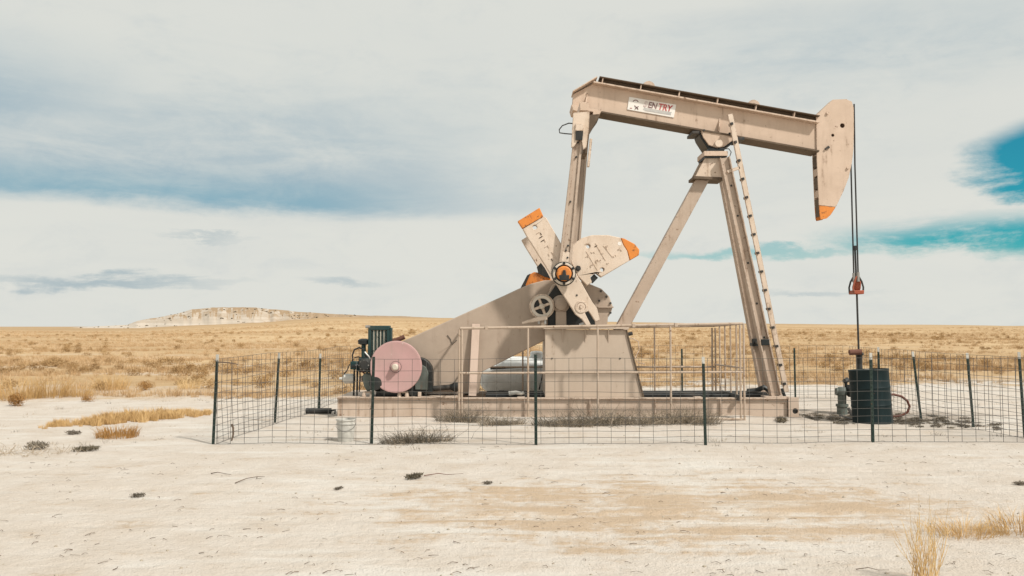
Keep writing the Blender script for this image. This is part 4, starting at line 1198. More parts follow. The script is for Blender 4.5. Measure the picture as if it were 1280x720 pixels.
def rpipe(p0, p1, r=rr, name='rail', mat='rail_paint'): return MB().cyl(p0, p1, r * 0.82, n=10).build(name, mat, rail)


zl, zr = pz(410.5, YR0), pz(404.5, YR0)
fx0, fx1 = at(575, 408, YR0).x, at(928, 408, YR0).x
def ftop(px_): return zl + (zr - zl) * (at(px_, 408, YR0).x - fx0) / (fx1 - fx0)
rpipe((fx0, YR0, zl), (fx1, YR0, zr), 0.030)
zm0, zm1 = pz(466.5, YR0), pz(465, YR0)
rpipe((fx0, YR0, zm0), (fx1, YR0, zm1), 0.024)
for px_, zb_ in ((574, 0.02), (577.5, 0.05), (660, 0.08), (747, 0.10), (838, 0.0), (925, -0.02), (929.5, -0.02)):
    x_ = at(px_, 408, YR0).x; z1_ = zl + (zr - zl) * (x_ - fx0) / (fx1 - fx0)
    rpipe((x_, YR0 + 0.001, zb_), (x_, YR0 + 0.001, z1_ - 0.004), 0.024, 'post')
rpipe((at(790, 408, YR0).x, YR0, pz(522, YR0)), (fx1, YR0, pz(524, YR0)), 0.022)
# back run
bx0, bx1 = at(582, 408, YR1).x, at(892, 408, YR1).x + 0.02
zk = pz(408.5, YR1)
rpipe((bx0, YR1, zk - 0.06), (bx1, YR1, zk + 0.02), 0.028)
rpipe((bx0, YR1, pz(459, YR1)), (bx1, YR1, pz(458.5, YR1)), 0.024)
for px_ in (584, 653.5, 737, 818, 890, 894):
    x_ = at(px_, 408, YR1).x; rpipe((x_, YR1 + 0.001, 0.3 if px_ < 880 else 0.28), (x_, YR1 + 0.001, zk - 0.02), 0.022, 'post')
# end panels
for (xa, ya, za, xb, yb, zb2) in ((fx0, YR0, zl, bx0, YR1, zk - 0.06), (fx1, YR0, zr, bx1, YR1, zk + 0.02)):
    rpipe((xa, ya, za), (xb, yb, zb2), 0.026)
    rpipe((xa, ya, za - 0.80), (xb, yb, zb2 - 0.80), 0.020)
    for k in range(1, 5):
        f = k / 5; x_, y_ = xa + (xb - xa) * f, ya + (yb - ya) * f
        if xa < 0 and k in (2, 4): continue
        rpipe((x_, y_, 0.36), (x_, y_, za + (zb2 - za) * f), 0.020, 'bar')
pb = MB(); q0, q1 = at(903, 491, 17.4), at(925, 497.5, 16.2)
pb.bar(q0, q1, 0.10, 0.06); pb.build('foot_strut', 'dark_steel', rail, 0.006)
q = at(645, 408.5, YR0); 
for px_ in (608, 792, 845):
    q = at(px_, ftop(px_) and 408, YR0); MB().box(q.x - 0.03, q.x + 0.03, YR0 - 0.035, YR0 + 0.03, ftop(px_) - 0.04, ftop(px_) + 0.035).build('clamp', 'rail_paint', rail, 0.006)

p0, p1 = at(590.5, 494, 16.6), at(595, 405, 16.75)
p0.z = zt + 0.012
pk = MB().bar(p0, p1, 0.145, 0.035)
tag(pk.build('plank', 'pale_plank', None, 0.004), 'pale narrow plank leaning upright inside the railing', 'plank')
p0, p1 = at(583.5, 494, 17.0), at(585, 412, 17.05)
p0.z = zt
pk = MB().bar(p0, p1, 0.09, 0.04)
tag(pk.build('plank', 'dark_steel', None, 0.004), 'dark steel bar standing upright behind the pale plank', 'bar')
rag = MB(); rp = [at(*p, 16.7) for p in ((636, 490), (645, 487.5), (652, 490), (655, 488))]
for k in range(len(rp)): rp[k].z = zt + 0.05 + 0.02 * (k % 2)
rag.tube(rp, 0.045, 8, 0.6)
tag(rag.build('rag', 'post_white'), 'crumpled white rag lying on the skid before the tank', 'rag')

# ------------------------------------------------------------------ bucket and dark pipe
q = ground_at(432.5, 551); q.y = 13.12; q.x = at(432.5, 540, 13.12).x
bk = thing('bucket', 'white plastic bucket standing on the dirt by the front fence', 'bucket', (q.x, q.y, 0))
hB = pz(523.5, 13.12)
MB().lathe([(0, 0.115), (0.01, 0.12), (hB * 0.75, 0.132), (hB * 0.76, 0.142), (hB * 0.80, 0.142), (hB * 0.81, 0.134), (hB, 0.138), (hB, 0.148), (hB - 0.02, 0.148), (hB - 0.021, 0.128), (0.03, 0.112)], (q.x, q.y, 0), (0, 0, 1), 32).build('body', 'white_plastic', bk)
pts = [(q.x - 0.142, q.y, hB * 0.8)] + [(q.x + 0.15 * math.cos(a), q.y - 0.15 * math.sin(a) * 0.98, hB * 0.8 - 0.10 * math.sin(a)) for a in np.linspace(math.pi, 0, 9)][1:-1] + [(q.x + 0.142, q.y, hB * 0.8)]
MB().tube(pts, 0.003, 5).build('handle', 'galvanised', bk)
q0, q1 = at(382.5, 515, 17.3), at(414, 515, 17.3)
q0.z = q1.z = 0.05
pipe = thing('steel_pipe', 'short dark steel pipe lying on the dirt left of the skid', 'pipe', (q0.x, q0.y, 0))
MB().cyl(q0, q1, 0.055, n=14).build('barrel', 'dark_steel', pipe)
MB().tube([q1, q1 + Vector((0.10, -0.1, 0.03)), q1 + Vector((0.13, -0.3, -0.02))], 0.016, 6).build('hook', 'dark_steel', pipe)

# ------------------------------------------------------------------ fence
def t_post_mesh(h):
    p = MB()
    p.box(-0.021, 0.021, -0.004, 0.004, -0.3, h - 0.10)
    p.box(-0.004, 0.004, 0.0042, 0.036, -0.3, h - 0.10)
    for k in range(18):
        z_ = 0.12 + k * 0.062
        if z_ < h - 0.13: p.box(-0.007, 0.007, -0.013, -0.0042, z_, z_ + 0.016)
    return p


def tip_mesh(h, dark):
    p = MB()
    p.box(-0.021, 0.021, -0.004, 0.004, h - 0.0998, h)
    p.box(-0.004, 0.004, 0.0042, 0.036, h - 0.0998, h)
    p.box(-0.007, 0.007, -0.013, -0.0042, h - 0.09, h - 0.074)
    return p


POSTS = [
    # px, top py, bottom distance, bottom px, label, run, white tip
    (271.5, 443, 12.85, 268.5, 'dark green steel fence post at the near left corner of the wire fence', 'front', 1),
    (466.5, 446, 12.85, 465.5, 'dark steel fence post in front of the pink flywheel cover', 'front', 0),
    (669.5, 443, 12.68, 669.8, 'dark steel fence post in front of the gas tank, left of the pedestal', 'front', 0),
    (879.0, 446, 12.68, 880.5, 'dark green fence post in front of the guard railing right of the pedestal', 'front', 1),
    (1087.5, 441, 13.0, 1089.0, 'dark steel fence post in front of the drum', 'front', 1),
    (348.5, 441, 15.6, 345.0, 'dark green fence post second from the near left corner, going back', 'left', 1),
    (400.5, 442, 18.0, 399.5, 'dark fence post standing behind the short pipe on the left', 'left', 1),
    (1274.5, 440, 13.55, 1277.5, 'green fence post at the right edge of the picture', 'right', 1),
    (1209.0, 441, 15.0, 1214.0, 'dark green fence post second from the right edge of the picture', 'right', 1),
    (1141.0, 439, 16.3, 1149.0, 'leaning dark fence post standing just right of the hose loop', 'right', 1),
    (1098.0, 434, 18.2, 1098.5, 'thin fence post rising behind the top of the drum', 'right', 1),
    (993.0, 435, 20.6, 993.0, 'thin dark fence post behind the skid end, right of the ladder foot', 'back', 0),
    (852.5, 436, 21.0, 852.0, 'thin dark fence post seen through the guard railing', 'back', 0),
]
fence_pts = {}
for (px_, py_, yd, pbx, lab, run, white) in POSTS:
    base = at(pbx, 408, yd); base = Vector((base.x, yd, hgt(base.x, yd)))
    top = at(px_, py_, yd)
    h = top.z - base.z
    r = thing('fence_post', lab, 'fence post', base, 'steel posts of the wire fence')
    lean = math.atan2(top.x - base.x, h)
    r.rotation_euler = (random.uniform(-0.02, 0.02), lean, random.uniform(-0.25, 0.25))
    for nm_, mbx, mt in (('shaft', t_post_mesh(h), 'post_green'), ('tip', tip_mesh(h, 0), 'post_white' if white else 'post_green')):
        me = mbx.mesh(nm_); me.materials.append(MATS[mt]); o = bpy.data.objects.new(nm_, me); COL.objects.link(o); o.parent = r
    fence_pts[px_] = (base, h)
FC = Vector((7.75, 12.95, 0)); BL = Vector((-3.9, 20.9, 0)); BR = Vector((7.9, 20.7, 0))
HW = [0.015, 0.10, 0.19, 0.285, 0.39, 0.50, 0.62, 0.75, 0.90, 1.06, 1.235]


def panel(a, b_, label, seed, height=1.0):
    rnd = random.Random(seed); a, b_ = Vector(a), Vector(b_); L = (b_ - a).length; d = (b_ - a).normalized(); n = Vector((-d.y, d.x, 0))
    r = thing('wire_panel', label, 'wire fence', a, 'wire mesh panels of the fence')
    def pt(s, z):
        w = 0.035 * noise.noise(Vector((s * 0.9 + seed, z * 1.3, seed * 3.1)))
        g = hgt((a + d * s).x, (a + d * s).y)
        return a + d * s + n * (w - 0.022) + Vector((0, 0, z * height + 0.020 * noise.noise(Vector((s * 0.7, seed, z))) + g))
    mb1, mb2 = MB(), MB()
    ns = max(4, int(L / 0.4))
    for z in HW: mb1.tube([pt(L * k / ns, z) for k in range(ns + 1)], 0.0037, 4)
    k = 0.06
    while k < L:
        mb2.tube([pt(k, z) + n * 0.006 for z in (HW[0], 0.3, 0.6, 0.9, HW[-1])], 0.0037, 4); k += 0.203
    mb1.build('line_wires', 'galvanised', r, fix=False); mb2.build('stay_wires', 'galvanised', r, fix=False)
    return r


fp = lambda k: fence_pts[k][0]
panel(fp(271.5), fp(669.5), 'front wire panel left of the pedestal, before the engine', 1)
panel(fp(669.5) + Vector((0.01, 0, 0)), fp(1087.5), 'front wire panel from the pedestal to the drum', 2)
panel(fp(1087.5) + Vector((0.01, 0, 0)), FC + Vector((1.9, 0.05, 0)), 'front wire panel to the right of the drum', 3)
panel(fp(271.5) + Vector((0, 0.02, 0)), fp(400.5), 'left side wire panel running back from the near left corner', 4)
panel(fp(400.5) + Vector((0, 0.02, 0)), BL, 'left side wire panel farthest back, beside the engine', 5)
panel(FC + Vector((0, -0.1, 0)), fp(1141.0), 'right side wire panel nearest to the camera', 6)
panel(fp(1141.0) + Vector((0, 0.02, 0)), BR, 'right side wire panel behind the hose loop', 7)
panel(BL + Vector((0.02, 0, 0)), fp(852.5), 'back wire panel behind the gas tank', 8)
panel(fp(852.5) + Vector((0.02, 0, 0)), BR + Vector((-0.02, 0, 0)), 'back wire panel behind the ladder foot', 9)

# a bent stick hanging in the fence near the corner
tag(MB().tube([at(*p, 12.95) for p in ((272, 452.5), (285, 453), (298, 455.5))], 0.012, 6, 0.6).build('branch', 'twig'), 'thin dark branch lodged in the fence top at the near left corner', 'branch')
tag(MB().tube([at(*p, 12.9) for p in ((289.5, 530), (291.5, 535), (291.5, 543), (289.5, 551))], 0.018, 6, 0.7).build('stick', 'twig'), 'short bent dark stick standing against the fence near the left corner', 'stick')

# ------------------------------------------------------------------ plants
def blades(n, spread, h0, h1, w, curl, seed, up=0.0):
    """grass tuft: each blade is two tapered quads, leaning outwards."""
    rnd = random.Random(seed); vs, fs = [], []
    for i in range(n):
        a = rnd.uniform(0, 2 * math.pi); r = spread * math.sqrt(rnd.random())
        x_, y_ = r * math.cos(a), r * math.sin(a)
        h = rnd.uniform(h0, h1); t_ = rnd.uniform(0, 2 * math.pi)
        lean = rnd.uniform(0.05, curl) * h; lx, ly = lean * math.cos(a + rnd.uniform(-.7, .7)), lean * math.sin(a + rnd.uniform(-.7, .7))
        wx_, wy_ = w * math.cos(t_), w * math.sin(t_)
        o_ = len(vs)
        vs += [(x_ - wx_, y_ - wy_, -0.02), (x_ + wx_, y_ + wy_, -0.02),
               (x_ + lx * .35 + wx_ * .8, y_ + ly * .35 + wy_ * .8, h * .6), (x_ + lx * .35 - wx_ * .8, y_ + ly * .35 - wy_ * .8, h * .6),
               (x_ + lx, y_ + ly, h)]
        fs += [(o_, o_ + 1, o_ + 2, o_ + 3), (o_ + 3, o_ + 2, o_ + 4)]
    return vs, fs


def twigs(n, rx, rz, seed, r=0.004, seg=4, flat=0.6):
    """tangle of thin curved stems."""
    rnd = random.Random(seed); p = MB()
    for i in range(n):
        a = rnd.uniform(0, 2 * math.pi); q = Vector((rnd.gauss(0, .35) * rx, rnd.gauss(0, .22) * rx, 0.0))
        d = Vector((math.cos(a), math.sin(a) * 0.7, rnd.uniform(0.15, 1.6))).normalized(); pts = [q.copy()]
        L = rnd.uniform(0.4, 1.0) * rz
        for k in range(seg):
            d = (d + Vector((rnd.gauss(0, .35), rnd.gauss(0, .35), rnd.gauss(-0.12, .35)))).normalized(); q = q + d * L / seg * 1.6
            q.z = max(q.z, 0.005); pts.append(q.copy())
        p.tube(pts, r * rnd.uniform(.7, 1.3), 3, 0.4)
    return p


def raw_mesh(name, vf, mat):
    me = bpy.data.meshes.new(name); me.from_pydata(vf[0], [], vf[1]); me.update(); me.materials.append(MATS[mat]); return me


def leafy(n, rx, rz, seed, w=0.02):
    """low dry shrub: little leaf faces scattered through a lumpy volume, on short stems."""
    rnd = random.Random(seed); vs, fs = [], []
    lobes = [(rnd.uniform(-.5, .5) * rx, rnd.uniform(-.4, .4) * rx, rnd.uniform(.3, .6) * rz, rnd.uniform(.35, .6)) for _ in range(6)]
    for i in range(n):
        lx, ly, lz, s = rnd.choice(lobes)
        d = Vector((rnd.gauss(0, 1), rnd.gauss(0, 1), rnd.gauss(0, 1))).normalized() * rnd.random() ** 0.4
        c_ = Vector((lx + d.x * rx * s, ly + d.y * rx * s, max(0.0, lz + d.z * rz * s)))
        t_ = Vector((rnd.gauss(0, .6), rnd.gauss(0, .6), rnd.uniform(0.3, 1.0))).normalized(); sd = t_.orthogonal().normalized()
        sd = Matrix.Rotation(rnd.uniform(0, 6.28), 3, t_) @ sd
        L = w * rnd.uniform(1.5, 4.0); ww = w * rnd.uniform(.3, .6); o_ = len(vs)
        vs += [c_ - sd * ww, c_ + sd * ww, c_ + t_ * L]; fs += [(o_, o_ + 1, o_ + 2)]
    return vs, fs


src = bpy.data.collections.new('tuft_sources')
def source(name, vf, mat):
    o = bpy.data.objects.new(name, raw_mesh(name, vf, mat)); src.objects.link(o); return o


def make_sources(colname, items):
    cl = bpy.data.collections.new(colname)
    for nm_, vf, mt in items:
        cl.objects.link(bpy.data.objects.new(nm_, raw_mesh(nm_, vf, mt)))
    return cl


grass_src = make_sources('grass_sources', [('tuft_a%d' % k, blades(34, 0.17, 0.06, 0.26, 0.006, 0.8, 10 + k), 'straw') for k in range(4)] +
                         [('tuft_b%d' % k, blades(36, 0.24, 0.06, 0.34, 0.0055, 0.9, 20 + k), 'straw') for k in range(2)])
gold_src = make_sources('gold_sources', [('gold_%d' % k, blades(60, 0.12, 0.08, 0.26, 0.0055, 0.7, 30 + k), 'straw_gold') for k in range(3)])
sage_src = make_sources('sage_sources', [('sage_%d' % k, leafy(330, 0.42, 0.34, 50 + k, 0.026), 'sage') for k in range(3)])


def scatter(name, pts, scl, cl, label, cat, mat):
    """points with a per-point scale, instanced with a geometry node group."""
    me = bpy.data.meshes.new(name); me.from_pydata([tuple(p) for p in pts], [], []); me.update()
    a = me.attributes.new('tuft_scale', 'FLOAT', 'POINT'); a.data.foreach_set('value', np.array(scl, dtype=np.float32))
    a = me.attributes.new('tuft_turn', 'FLOAT', 'POINT'); a.data.foreach_set('value', RNG.uniform(0, 6.283, len(pts)).astype(np.float32))
    o = link(name, me)
    g = bpy.data.node_groups.new(name, 'GeometryNodeTree')
    g.interface.new_socket('Geometry', in_out='INPUT', socket_type='NodeSocketGeometry')
    g.interface.new_socket('Geometry', in_out='OUTPUT', socket_type='NodeSocketGeometry')
    gi, gout = g.nodes.new('NodeGroupInput'), g.nodes.new('NodeGroupOutput')
    ip = g.nodes.new('GeometryNodeInstanceOnPoints'); ci = g.nodes.new('GeometryNodeCollectionInfo')
    ci.inputs['Collection'].default_value = cl; ci.inputs['Separate Children'].default_value = True; ci.inputs['Reset Children'].default_value = True
    ip.inputs['Pick Instance'].default_value = True
    s1 = g.nodes.new('GeometryNodeInputNamedAttribute'); s1.data_type = 'FLOAT'; s1.inputs[0].default_value = 'tuft_scale'
    s2 = g.nodes.new('GeometryNodeInputNamedAttribute'); s2.data_type = 'FLOAT'; s2.inputs[0].default_value = 'tuft_turn'
    cx = g.nodes.new('ShaderNodeCombineXYZ'); g.links.new(s2.outputs[0], cx.inputs[2])
    g.links.new(gi.outputs[0], ip.inputs['Points']); g.links.new(ci.outputs[0], ip.inputs['Instance'])
    g.links.new(cx.outputs[0], ip.inputs['Rotation']); g.links.new(s1.outputs[0], ip.inputs['Scale'])
    g.links.new(ip.outputs[0], gout.inputs[0])
    md = o.modifiers.new('scatter', 'NODES'); md.node_group = g
    return tag(o, label, cat, None, 'stuff')


# prairie
pts, scl = [], []
spts, sscl = [], []
rnd = random.Random(5)
tries = 0
while len(pts) < 30000 and tries < 200000:
    tries += 1
    y_ = 19.0 * (190 / 19.0) ** (rnd.random() ** 0.85)
    x_ = rnd.uniform(-0.78, 0.78) * y_
    e_ = field_edge(x_) + (2.0 + 4.0 * smoothstep(0, 6, x_)) * noise.noise(Vector((x_ * .35, 2.0, y_ * .35)))
    if y_ < e_: continue
    dens = 0.42 + 1.5 * noise.noise(Vector((x_ * 0.10 + 5, y_ * 0.25, 0.5))) + 0.6 * noise.noise(Vector((x_ * 0.5, y_ * 0.6, 3.5)))
    if y_ < e_ + 1.2: dens += 0.3
    if x_ > 3 and y_ < 33: dens -= 0.25 * (33 - y_) / 8
    if rnd.random() > dens: continue
    pts.append((x_, y_, hgt(x_, y_)))
    scl.append(rnd.uniform(0.35, 1.0) * (1.0 if x_ < -3 and y_ < 26 else 0.8) * (0.75 + 0.25 * smoothstep(0, 3, y_ - e_)) * (1.0 + 0.004 * y_))
scatter('prairie_grass', pts, scl, grass_src, 'straw coloured dry grass covering the prairie behind the fence', 'grass', 'straw')
tries = 0
while len(spts) < 950 and tries < 60000:
    tries += 1
    y_ = 21.0 * (150 / 21.0) ** rnd.random(); x_ = rnd.uniform(-0.78, 0.78) * y_
    if y_ < field_edge(x_) - 0.3: continue
    if rnd.random() > 0.10 + 1.7 * max(0, noise.noise(Vector((x_ * 0.06, y_ * 0.22 + 8, 2.5)))): continue
    spts.append((x_, y_, hgt(x_, y_) - 0.03)); sscl.append(rnd.uniform(0.35, 0.95) * (1 + 0.003 * y_))
scatter('prairie_brush', spts, sscl, sage_src, 'low brown brush dotted through the prairie grass', 'brush', 'sage')

# sparse stubble on the bare pad
pts, scl = [], []
for k in range(2600):
    y_ = rnd.uniform(12.2, 27.0); x_ = rnd.uniform(-0.66, 0.66) * y_
    if y_ > field_edge(x_) + 1.5: continue
    d_ = noise.noise(Vector((x_ * 0.5, y_ * 0.9, 6.0))) + 0.35 * smoothstep(15, 24, y_) * (1.0 if x_ > 4 else 0.2)
    if rnd.random() > d_ * 0.9: continue
    if 15.9 < y_ < 18.5 and -3.4 < x_ < 5.6: continue
    pts.append((x_, y_, hgt(x_, y_))); scl.append(rnd.uniform(0.12, 0.38))
stub_src = make_sources('stubble_sources', [('stubble_%d' % k, blades(16, 0.28, 0.03, 0.22, 0.007, 1.8, 170 + k), 'dead_pale' if k else 'dead_grey') for k in range(3)])
scatter('stubble', pts, scl, stub_src, 'sparse trampled stubble on the pale dirt around the fence', 'stubble', 'dead_pale')

# dark litter round the well
pts, scl = [], []
for k in range(260):
    px_ = rnd.gauss(1105, 75); py_ = 521 + rnd.gauss(0, 3.2) + (px_ - 1000) * 0.045
    if not 985 < px_ < 1262: continue
    g = ground_at(px_, py_)
    if (g.x - 6.3) ** 2 + (g.y - 15.6) ** 2 < 0.2: continue
    pts.append((g.x, g.y, hgt(g.x, g.y) - 0.01)); scl.append(rnd.uniform(0.06, 0.26))
lit_src = make_sources('litter_sources', [('litter_%d' % k, leafy(120, 0.6, 0.16, 150 + k, 0.05), 'dead_grey' if k else 'dead_dark') for k in range(3)])
scatter('weed_litter', pts, scl, lit_src, 'dark dry litter and trampled weeds on the soil around the well', 'litter', 'dead_dark')

# strip of golden grass on the left track
pts, scl = [], []
for k in range(620):
    f = rnd.random(); px_ = 62 + 200 * f; py_ = 533 - 16 * f + rnd.uniform(-5, 4) * (1 - abs(f - .5)) 
    g = ground_at(px_, py_); g.y += rnd.gauss(0, 0.12)
    if rnd.random() > 0.15 + 1.0 * f * (1.3 - f) + 0.9 * noise.noise(Vector((px_ * 0.05, py_ * 0.2, 3))): continue
    pts.append((g.x, g.y, hgt(g.x, g.y))); scl.append(rnd.uniform(0.3, 0.85) * (0.5 + 0.5 * math.sin(3.14 * f)))
scatter('grass_strip', pts, scl, gold_src, 'narrow strip of golden dry grass between the tracks on the left', 'grass', 'straw_gold')


def plant(name, label, cat, px_, py_, mesh, scale, group=None, rotz=0.0, sx=1.0, dy=0.0):
    g = ground_at(px_, py_); g.y += dy; g.z = hgt(g.x, g.y)
    o = bpy.data.objects.new(name, mesh); COL.objects.link(o); o.location = g; o.scale = (scale * sx, scale, scale); o.rotation_euler.z = rotz
    return tag(o, label, cat, group)


# clumps at the near edge of the prairie on the left
big = [raw_mesh('dry_bush', blades(420, 0.50, 0.10, 0.62, 0.0042, 1.0, 60 + k), 'straw_gold') for k in range(3)]
brn = [raw_mesh('dry_bush', leafy(900, 0.5, 0.5, 70 + k, 0.028), 'orange_brush') for k in range(2)]
for k, (px_, py_, s, kind, lab) in enumerate((
        (24, 500, 0.95, 0, 'tall golden dry bush at the left edge of the prairie'),
        (62, 498, 0.9, 0, 'golden dry bush second from the left edge of the prairie'),
        (18, 508, 0.55, 1, 'low rust brown bush at the far left where dirt meets prairie'),
        (98, 497, 0.65, 0, 'middling golden bush third along the prairie edge on the left'),
        (140, 491, 0.8, 0, 'golden bush beside a dark green clump on the left prairie edge'),
        (150, 487, 0.5, 2, 'dark olive clump on the left prairie edge'),
        (176, 492, 0.5, 1, 'low brown bush in the pale gap of the left prairie edge'),
        (236, 491, 0.55, 0, 'short wide golden bush just left of the fence corner'),
        (112, 503, 0.35, 1, 'small dark brown bush at the edge of the pale track on the left'))):
    me = big[k % 3] if kind == 0 else brn[k % 2] if kind == 1 else src and bpy.data.meshes['sage_1']
    plant('dry_bush', lab, 'bush', px_, py_, me, s, 'bushes along the near edge of the prairie', k * 1.3)

tuft = raw_mesh('dry_tuft', blades(420, 0.34, 0.06, 0.22, 0.005, 0.9, 80), 'orange_brush')
plant('dry_tuft', 'small rust coloured grass tuft on the pale dirt at left', 'grass tuft', 147, 546, tuft, 0.9, None, 0.4, 1.0)
def heap(k):
    h_ = twigs(330, 0.85, 0.40, 90 + k, 0.0042, 4)
    bl_v, bl_f = blades(420, 0.55, 0.05, 0.30, 0.0045, 1.9, 95 + k)
    return h_.add([(v_[0] * 1.3, v_[1] * 0.6, v_[2]) for v_ in bl_v], bl_f)


tw = [heap(k).mesh('dead_weed') for k in range(3)]
for me in tw:
    for nm_ in ('dead_grey', 'dead_pale', 'dead_dark'): me.materials.append(MATS[nm_])
    ix = np.repeat(RNG.choice([0, 0, 1, 2, 2], len(me.polygons) // 14 + 1), 14)[:len(me.polygons)].astype(np.int32)
    me.polygons.foreach_set('material_index', ix)
twd = twigs(200, 0.7, 0.16, 97, 0.006).mesh('dead_weed'); twd.materials.append(MATS['dead_dark'])
for k, (px_, py_, s, sx, lab) in enumerate((
        (578, 527, 0.68, 1.0, 'grey dead weed heap against the railing at its left corner'),
        (628, 531, 0.45, 1.3, 'flat grey dead weed heap below the gas tank'),
        (702, 533, 0.6, 1.2, 'grey dead weed heap below the left half of the pedestal'),
        (752, 531, 0.85, 1.0, 'largest grey dead weed heap, below the right half of the pedestal'),
        (808, 530, 0.62, 1.3, 'grey dead weed heap just right of the pedestal foot'),
        (858, 529, 0.8, 1.0, 'grey dead weed heap behind the post before the railing'),
        (520, 553, 0.55, 1.35, 'flat grey dead weed heap at the front fence, below the flywheel'))):
    plant('dead_weed', lab, 'dead weed', px_, py_, tw[k % 3], s, 'dead weeds blown against the skid', (k % 2) * 3.14 + 0.35 * math.sin(k * 2.3), sx)
dk = [raw_mesh('dark_weed', leafy(320, 0.30, 0.12, 110 + k, 0.026), 'dead_dark' if k == 1 else 'dead_grey') for k in range(3)]
for k, (px_, py_, s, sx, lab) in enumerate((
        (46, 561, 0.75, 1.0, 'dark low weed at the far left of the pale dirt'),
        (105, 564, 0.55, 1.6, 'flat dark weed below the rust coloured tuft at left'),
        (90, 543, 0.45, 1.2, 'small dark weed just above the flat dark weed at left'),
        (171, 621, 0.28, 1.2, 'small dark clod of weed alone on the pale dirt at lower left'),
        (514, 598, 0.45, 1.2, 'dark green flat weed with red runner on the dirt before the fence'),
        (608, 606, 0.25, 1.2, 'small dark weed scrap right of the flat green weed'),
        (422, 611, 0.20, 1.6, 'tiny dark weed scrap below the bucket'),
        (975, 528, 0.6, 2.2, 'dark flat weed along the foot of the skid end'),
        (1275, 607, 0.3, 1.0, 'small dark weed scrap at the right edge of the dirt'))):
    plant('dark_weed', lab, 'weed', px_, py_, dk[k % 3], s, 'dark weeds on the dirt', 0.2 * k, sx)
gp = twigs(150, 0.75, 0.10, 119, 0.0025).mesh('pale_brush'); gp.materials.append(MATS['dead_pale'])
plant('pale_brush', 'pale grey brushy weed at the far left of the dirt', 'weed', 15, 568, gp, 1.2, None, 0.3, 1.4)['kind'] = 'stuff'
for k, (pp, lab) in enumerate((
        (((264, 592), (272, 594), (280, 594), (289, 597)), 'dark crooked twig lying left of the pale forked twig'),
        (((294, 606), (308, 602), (322, 598), (331, 600)), 'pale forked twig lying on the dirt before the fence'),
        (((530, 596), (548, 594), (560, 593), (579, 595)), 'thin reddish runner stem lying right of the flat green weed'),
        (((1070, 714), (1085, 714), (1098, 715), (1111, 717)), 'thin dark twig lying left of the tall straw weed'))):
    q = [ground_at(*p) for p in pp]
    for i_ in range(len(q)): q[i_].z = hgt(q[i_].x, q[i_].y) + 0.012 + 0.012 * (i_ % 2)
    o = MB().tube(q, 0.0055 if k != 3 else 0.0035, 6, 0.4)
    if k == 1: o.tube([q[2], q[2] + Vector((0.02, -0.12, 0.0)), q[2] + Vector((0.10, -0.2, 0.01))], 0.004, 6, 0.5)
    tag(o.build('twig', 'twig' if k != 2 else 'rust_pipe'), lab, 'twig')

# right foreground: tall straw weed and two grass clumps
rnd = random.Random(77)
tall = MB()
for k in range(46):
    a = rnd.uniform(0, 6.28); q = Vector((rnd.gauss(0, .045), rnd.gauss(0, .045), -0.02)); h = rnd.uniform(0.25, 0.55)
    d = Vector((math.cos(a) * .22, math.sin(a) * .22, 1)).normalized(); p_ = [q]
    for s_ in range(5):
        d = (d + Vector((rnd.gauss(0, .10), rnd.gauss(0, .10), 0.05))).normalized(); p_.append(p_[-1] + d * h / 5)
    tall.tube(p_, rnd.uniform(.0025, .0045), 4, 0.35)
    for s_ in range(rnd.choice((1, 2, 3))):
        i_ = rnd.choice((2, 3, 4)); dd_ = (d + Vector((rnd.gauss(0, .5), rnd.gauss(0, .5), .2))).normalized()
        tall.tube([p_[i_], p_[i_] + dd_ * 0.05, p_[i_] + dd_ * 0.08 + Vector((0, 0, .03))], .0022, 3, 0.3)
for k in range(4):
    x_ = (-0.10, -0.03, 0.05, 0.19)[k]
    tall.tube([(x_ * .5, 0, 0), (x_ * .8, 0.02, .3), (x_, 0.0, (0.56, 0.63, 0.62, 0.60)[k])], 0.0022, 3, 0.5)
tm = tall.mesh('straw_weed'); tm.materials.append(MATS['straw_gold'])
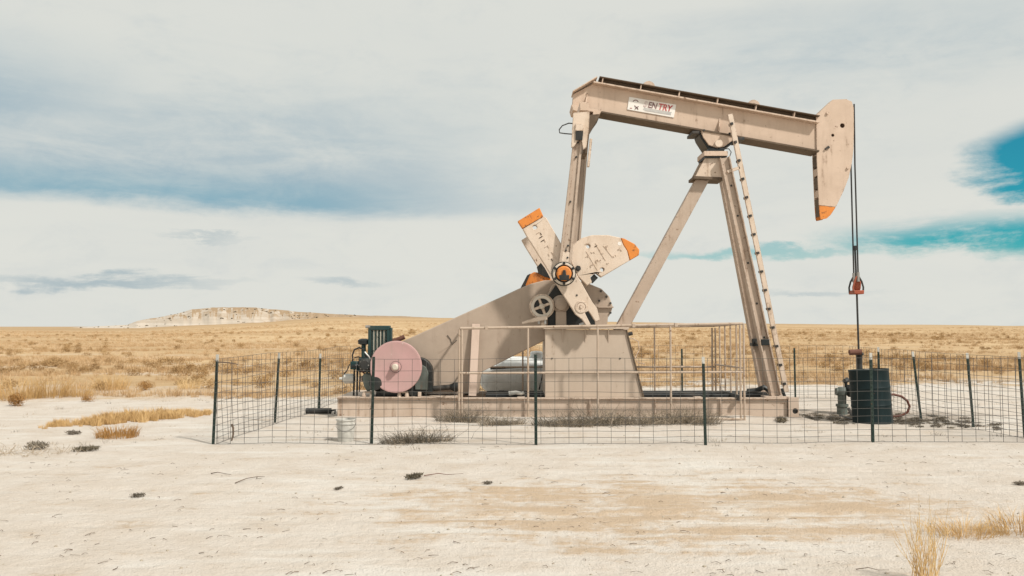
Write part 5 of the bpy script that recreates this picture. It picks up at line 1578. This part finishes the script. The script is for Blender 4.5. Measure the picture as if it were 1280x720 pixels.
plant('straw_weed', 'tall upright straw coloured weed at the lower right of the picture', 'weed', 1156, 728, tm, 0.92)
gc = [raw_mesh('grass_clump', blades(330, 0.30, 0.04, 0.22, 0.0026, 1.8, 130 + k), 'straw_gold') for k in range(2)]
plant('grass_clump', 'golden grass clump right of the tall straw weed', 'grass clump', 1203, 668, gc[0], 0.68, None, 0, 1.25)
plant('grass_clump', 'golden grass clump cut by the right edge of the picture', 'grass clump', 1274, 662, gc[1], 0.78, None, 1, 1.4)
plant('grass_clump', 'thin dark golden grass clump joining the two clumps at lower right', 'grass clump', 1238, 666, gc[1], 0.32, None, 2, 1.6)

# crumbs, clods and chaff on the dirt
rnd = random.Random(99); mbc = MB()
for k in range(520):
    py_ = 540 + 180 * rnd.random() ** 1.3; px_ = rnd.uniform(-60, 1340)
    g = ground_at(px_, py_)
    s = (0.004 + 0.014 * rnd.random() ** 3) * (1.6 if rnd.random() < .06 else 1)
    z_ = hgt(g.x, g.y)
    mbc.lathe([(0, s), (s * .5, s * rnd.uniform(.8, 1.2)), (s, s * .4)], (g.x, g.y, z_ - s * 0.3), (rnd.gauss(0, .3), rnd.gauss(0, .3), 1), 5)
tag(mbc.build('pebbles', 'stone', smooth=False, fix=False), 'scattered small clods and pebbles on the pale dirt', 'pebbles', None, 'stuff')
mbc = MB()
for k in range(700):
    py_ = 545 + 175 * rnd.random() ** 1.2; px_ = rnd.uniform(-60, 1340)
    if noise.noise(Vector((px_ * .012, py_ * .04, 4))) < -0.05: continue
    g = ground_at(px_, py_); g.z = hgt(g.x, g.y) + 0.006
    a = rnd.uniform(0, 6.28); L = rnd.uniform(.02, .09)
    mbc.tube([g, g + Vector((math.cos(a) * L * .5, math.sin(a) * L * .5, rnd.uniform(.002, .012))), g + Vector((math.cos(a + .3) * L, math.sin(a + .3) * L, 0))], rnd.uniform(.0015, .0035), 3, .6)
tag(mbc.build('chaff', 'twig', smooth=False, fix=False), 'bits of dry stalk strewn over the pale dirt', 'chaff', None, 'stuff')
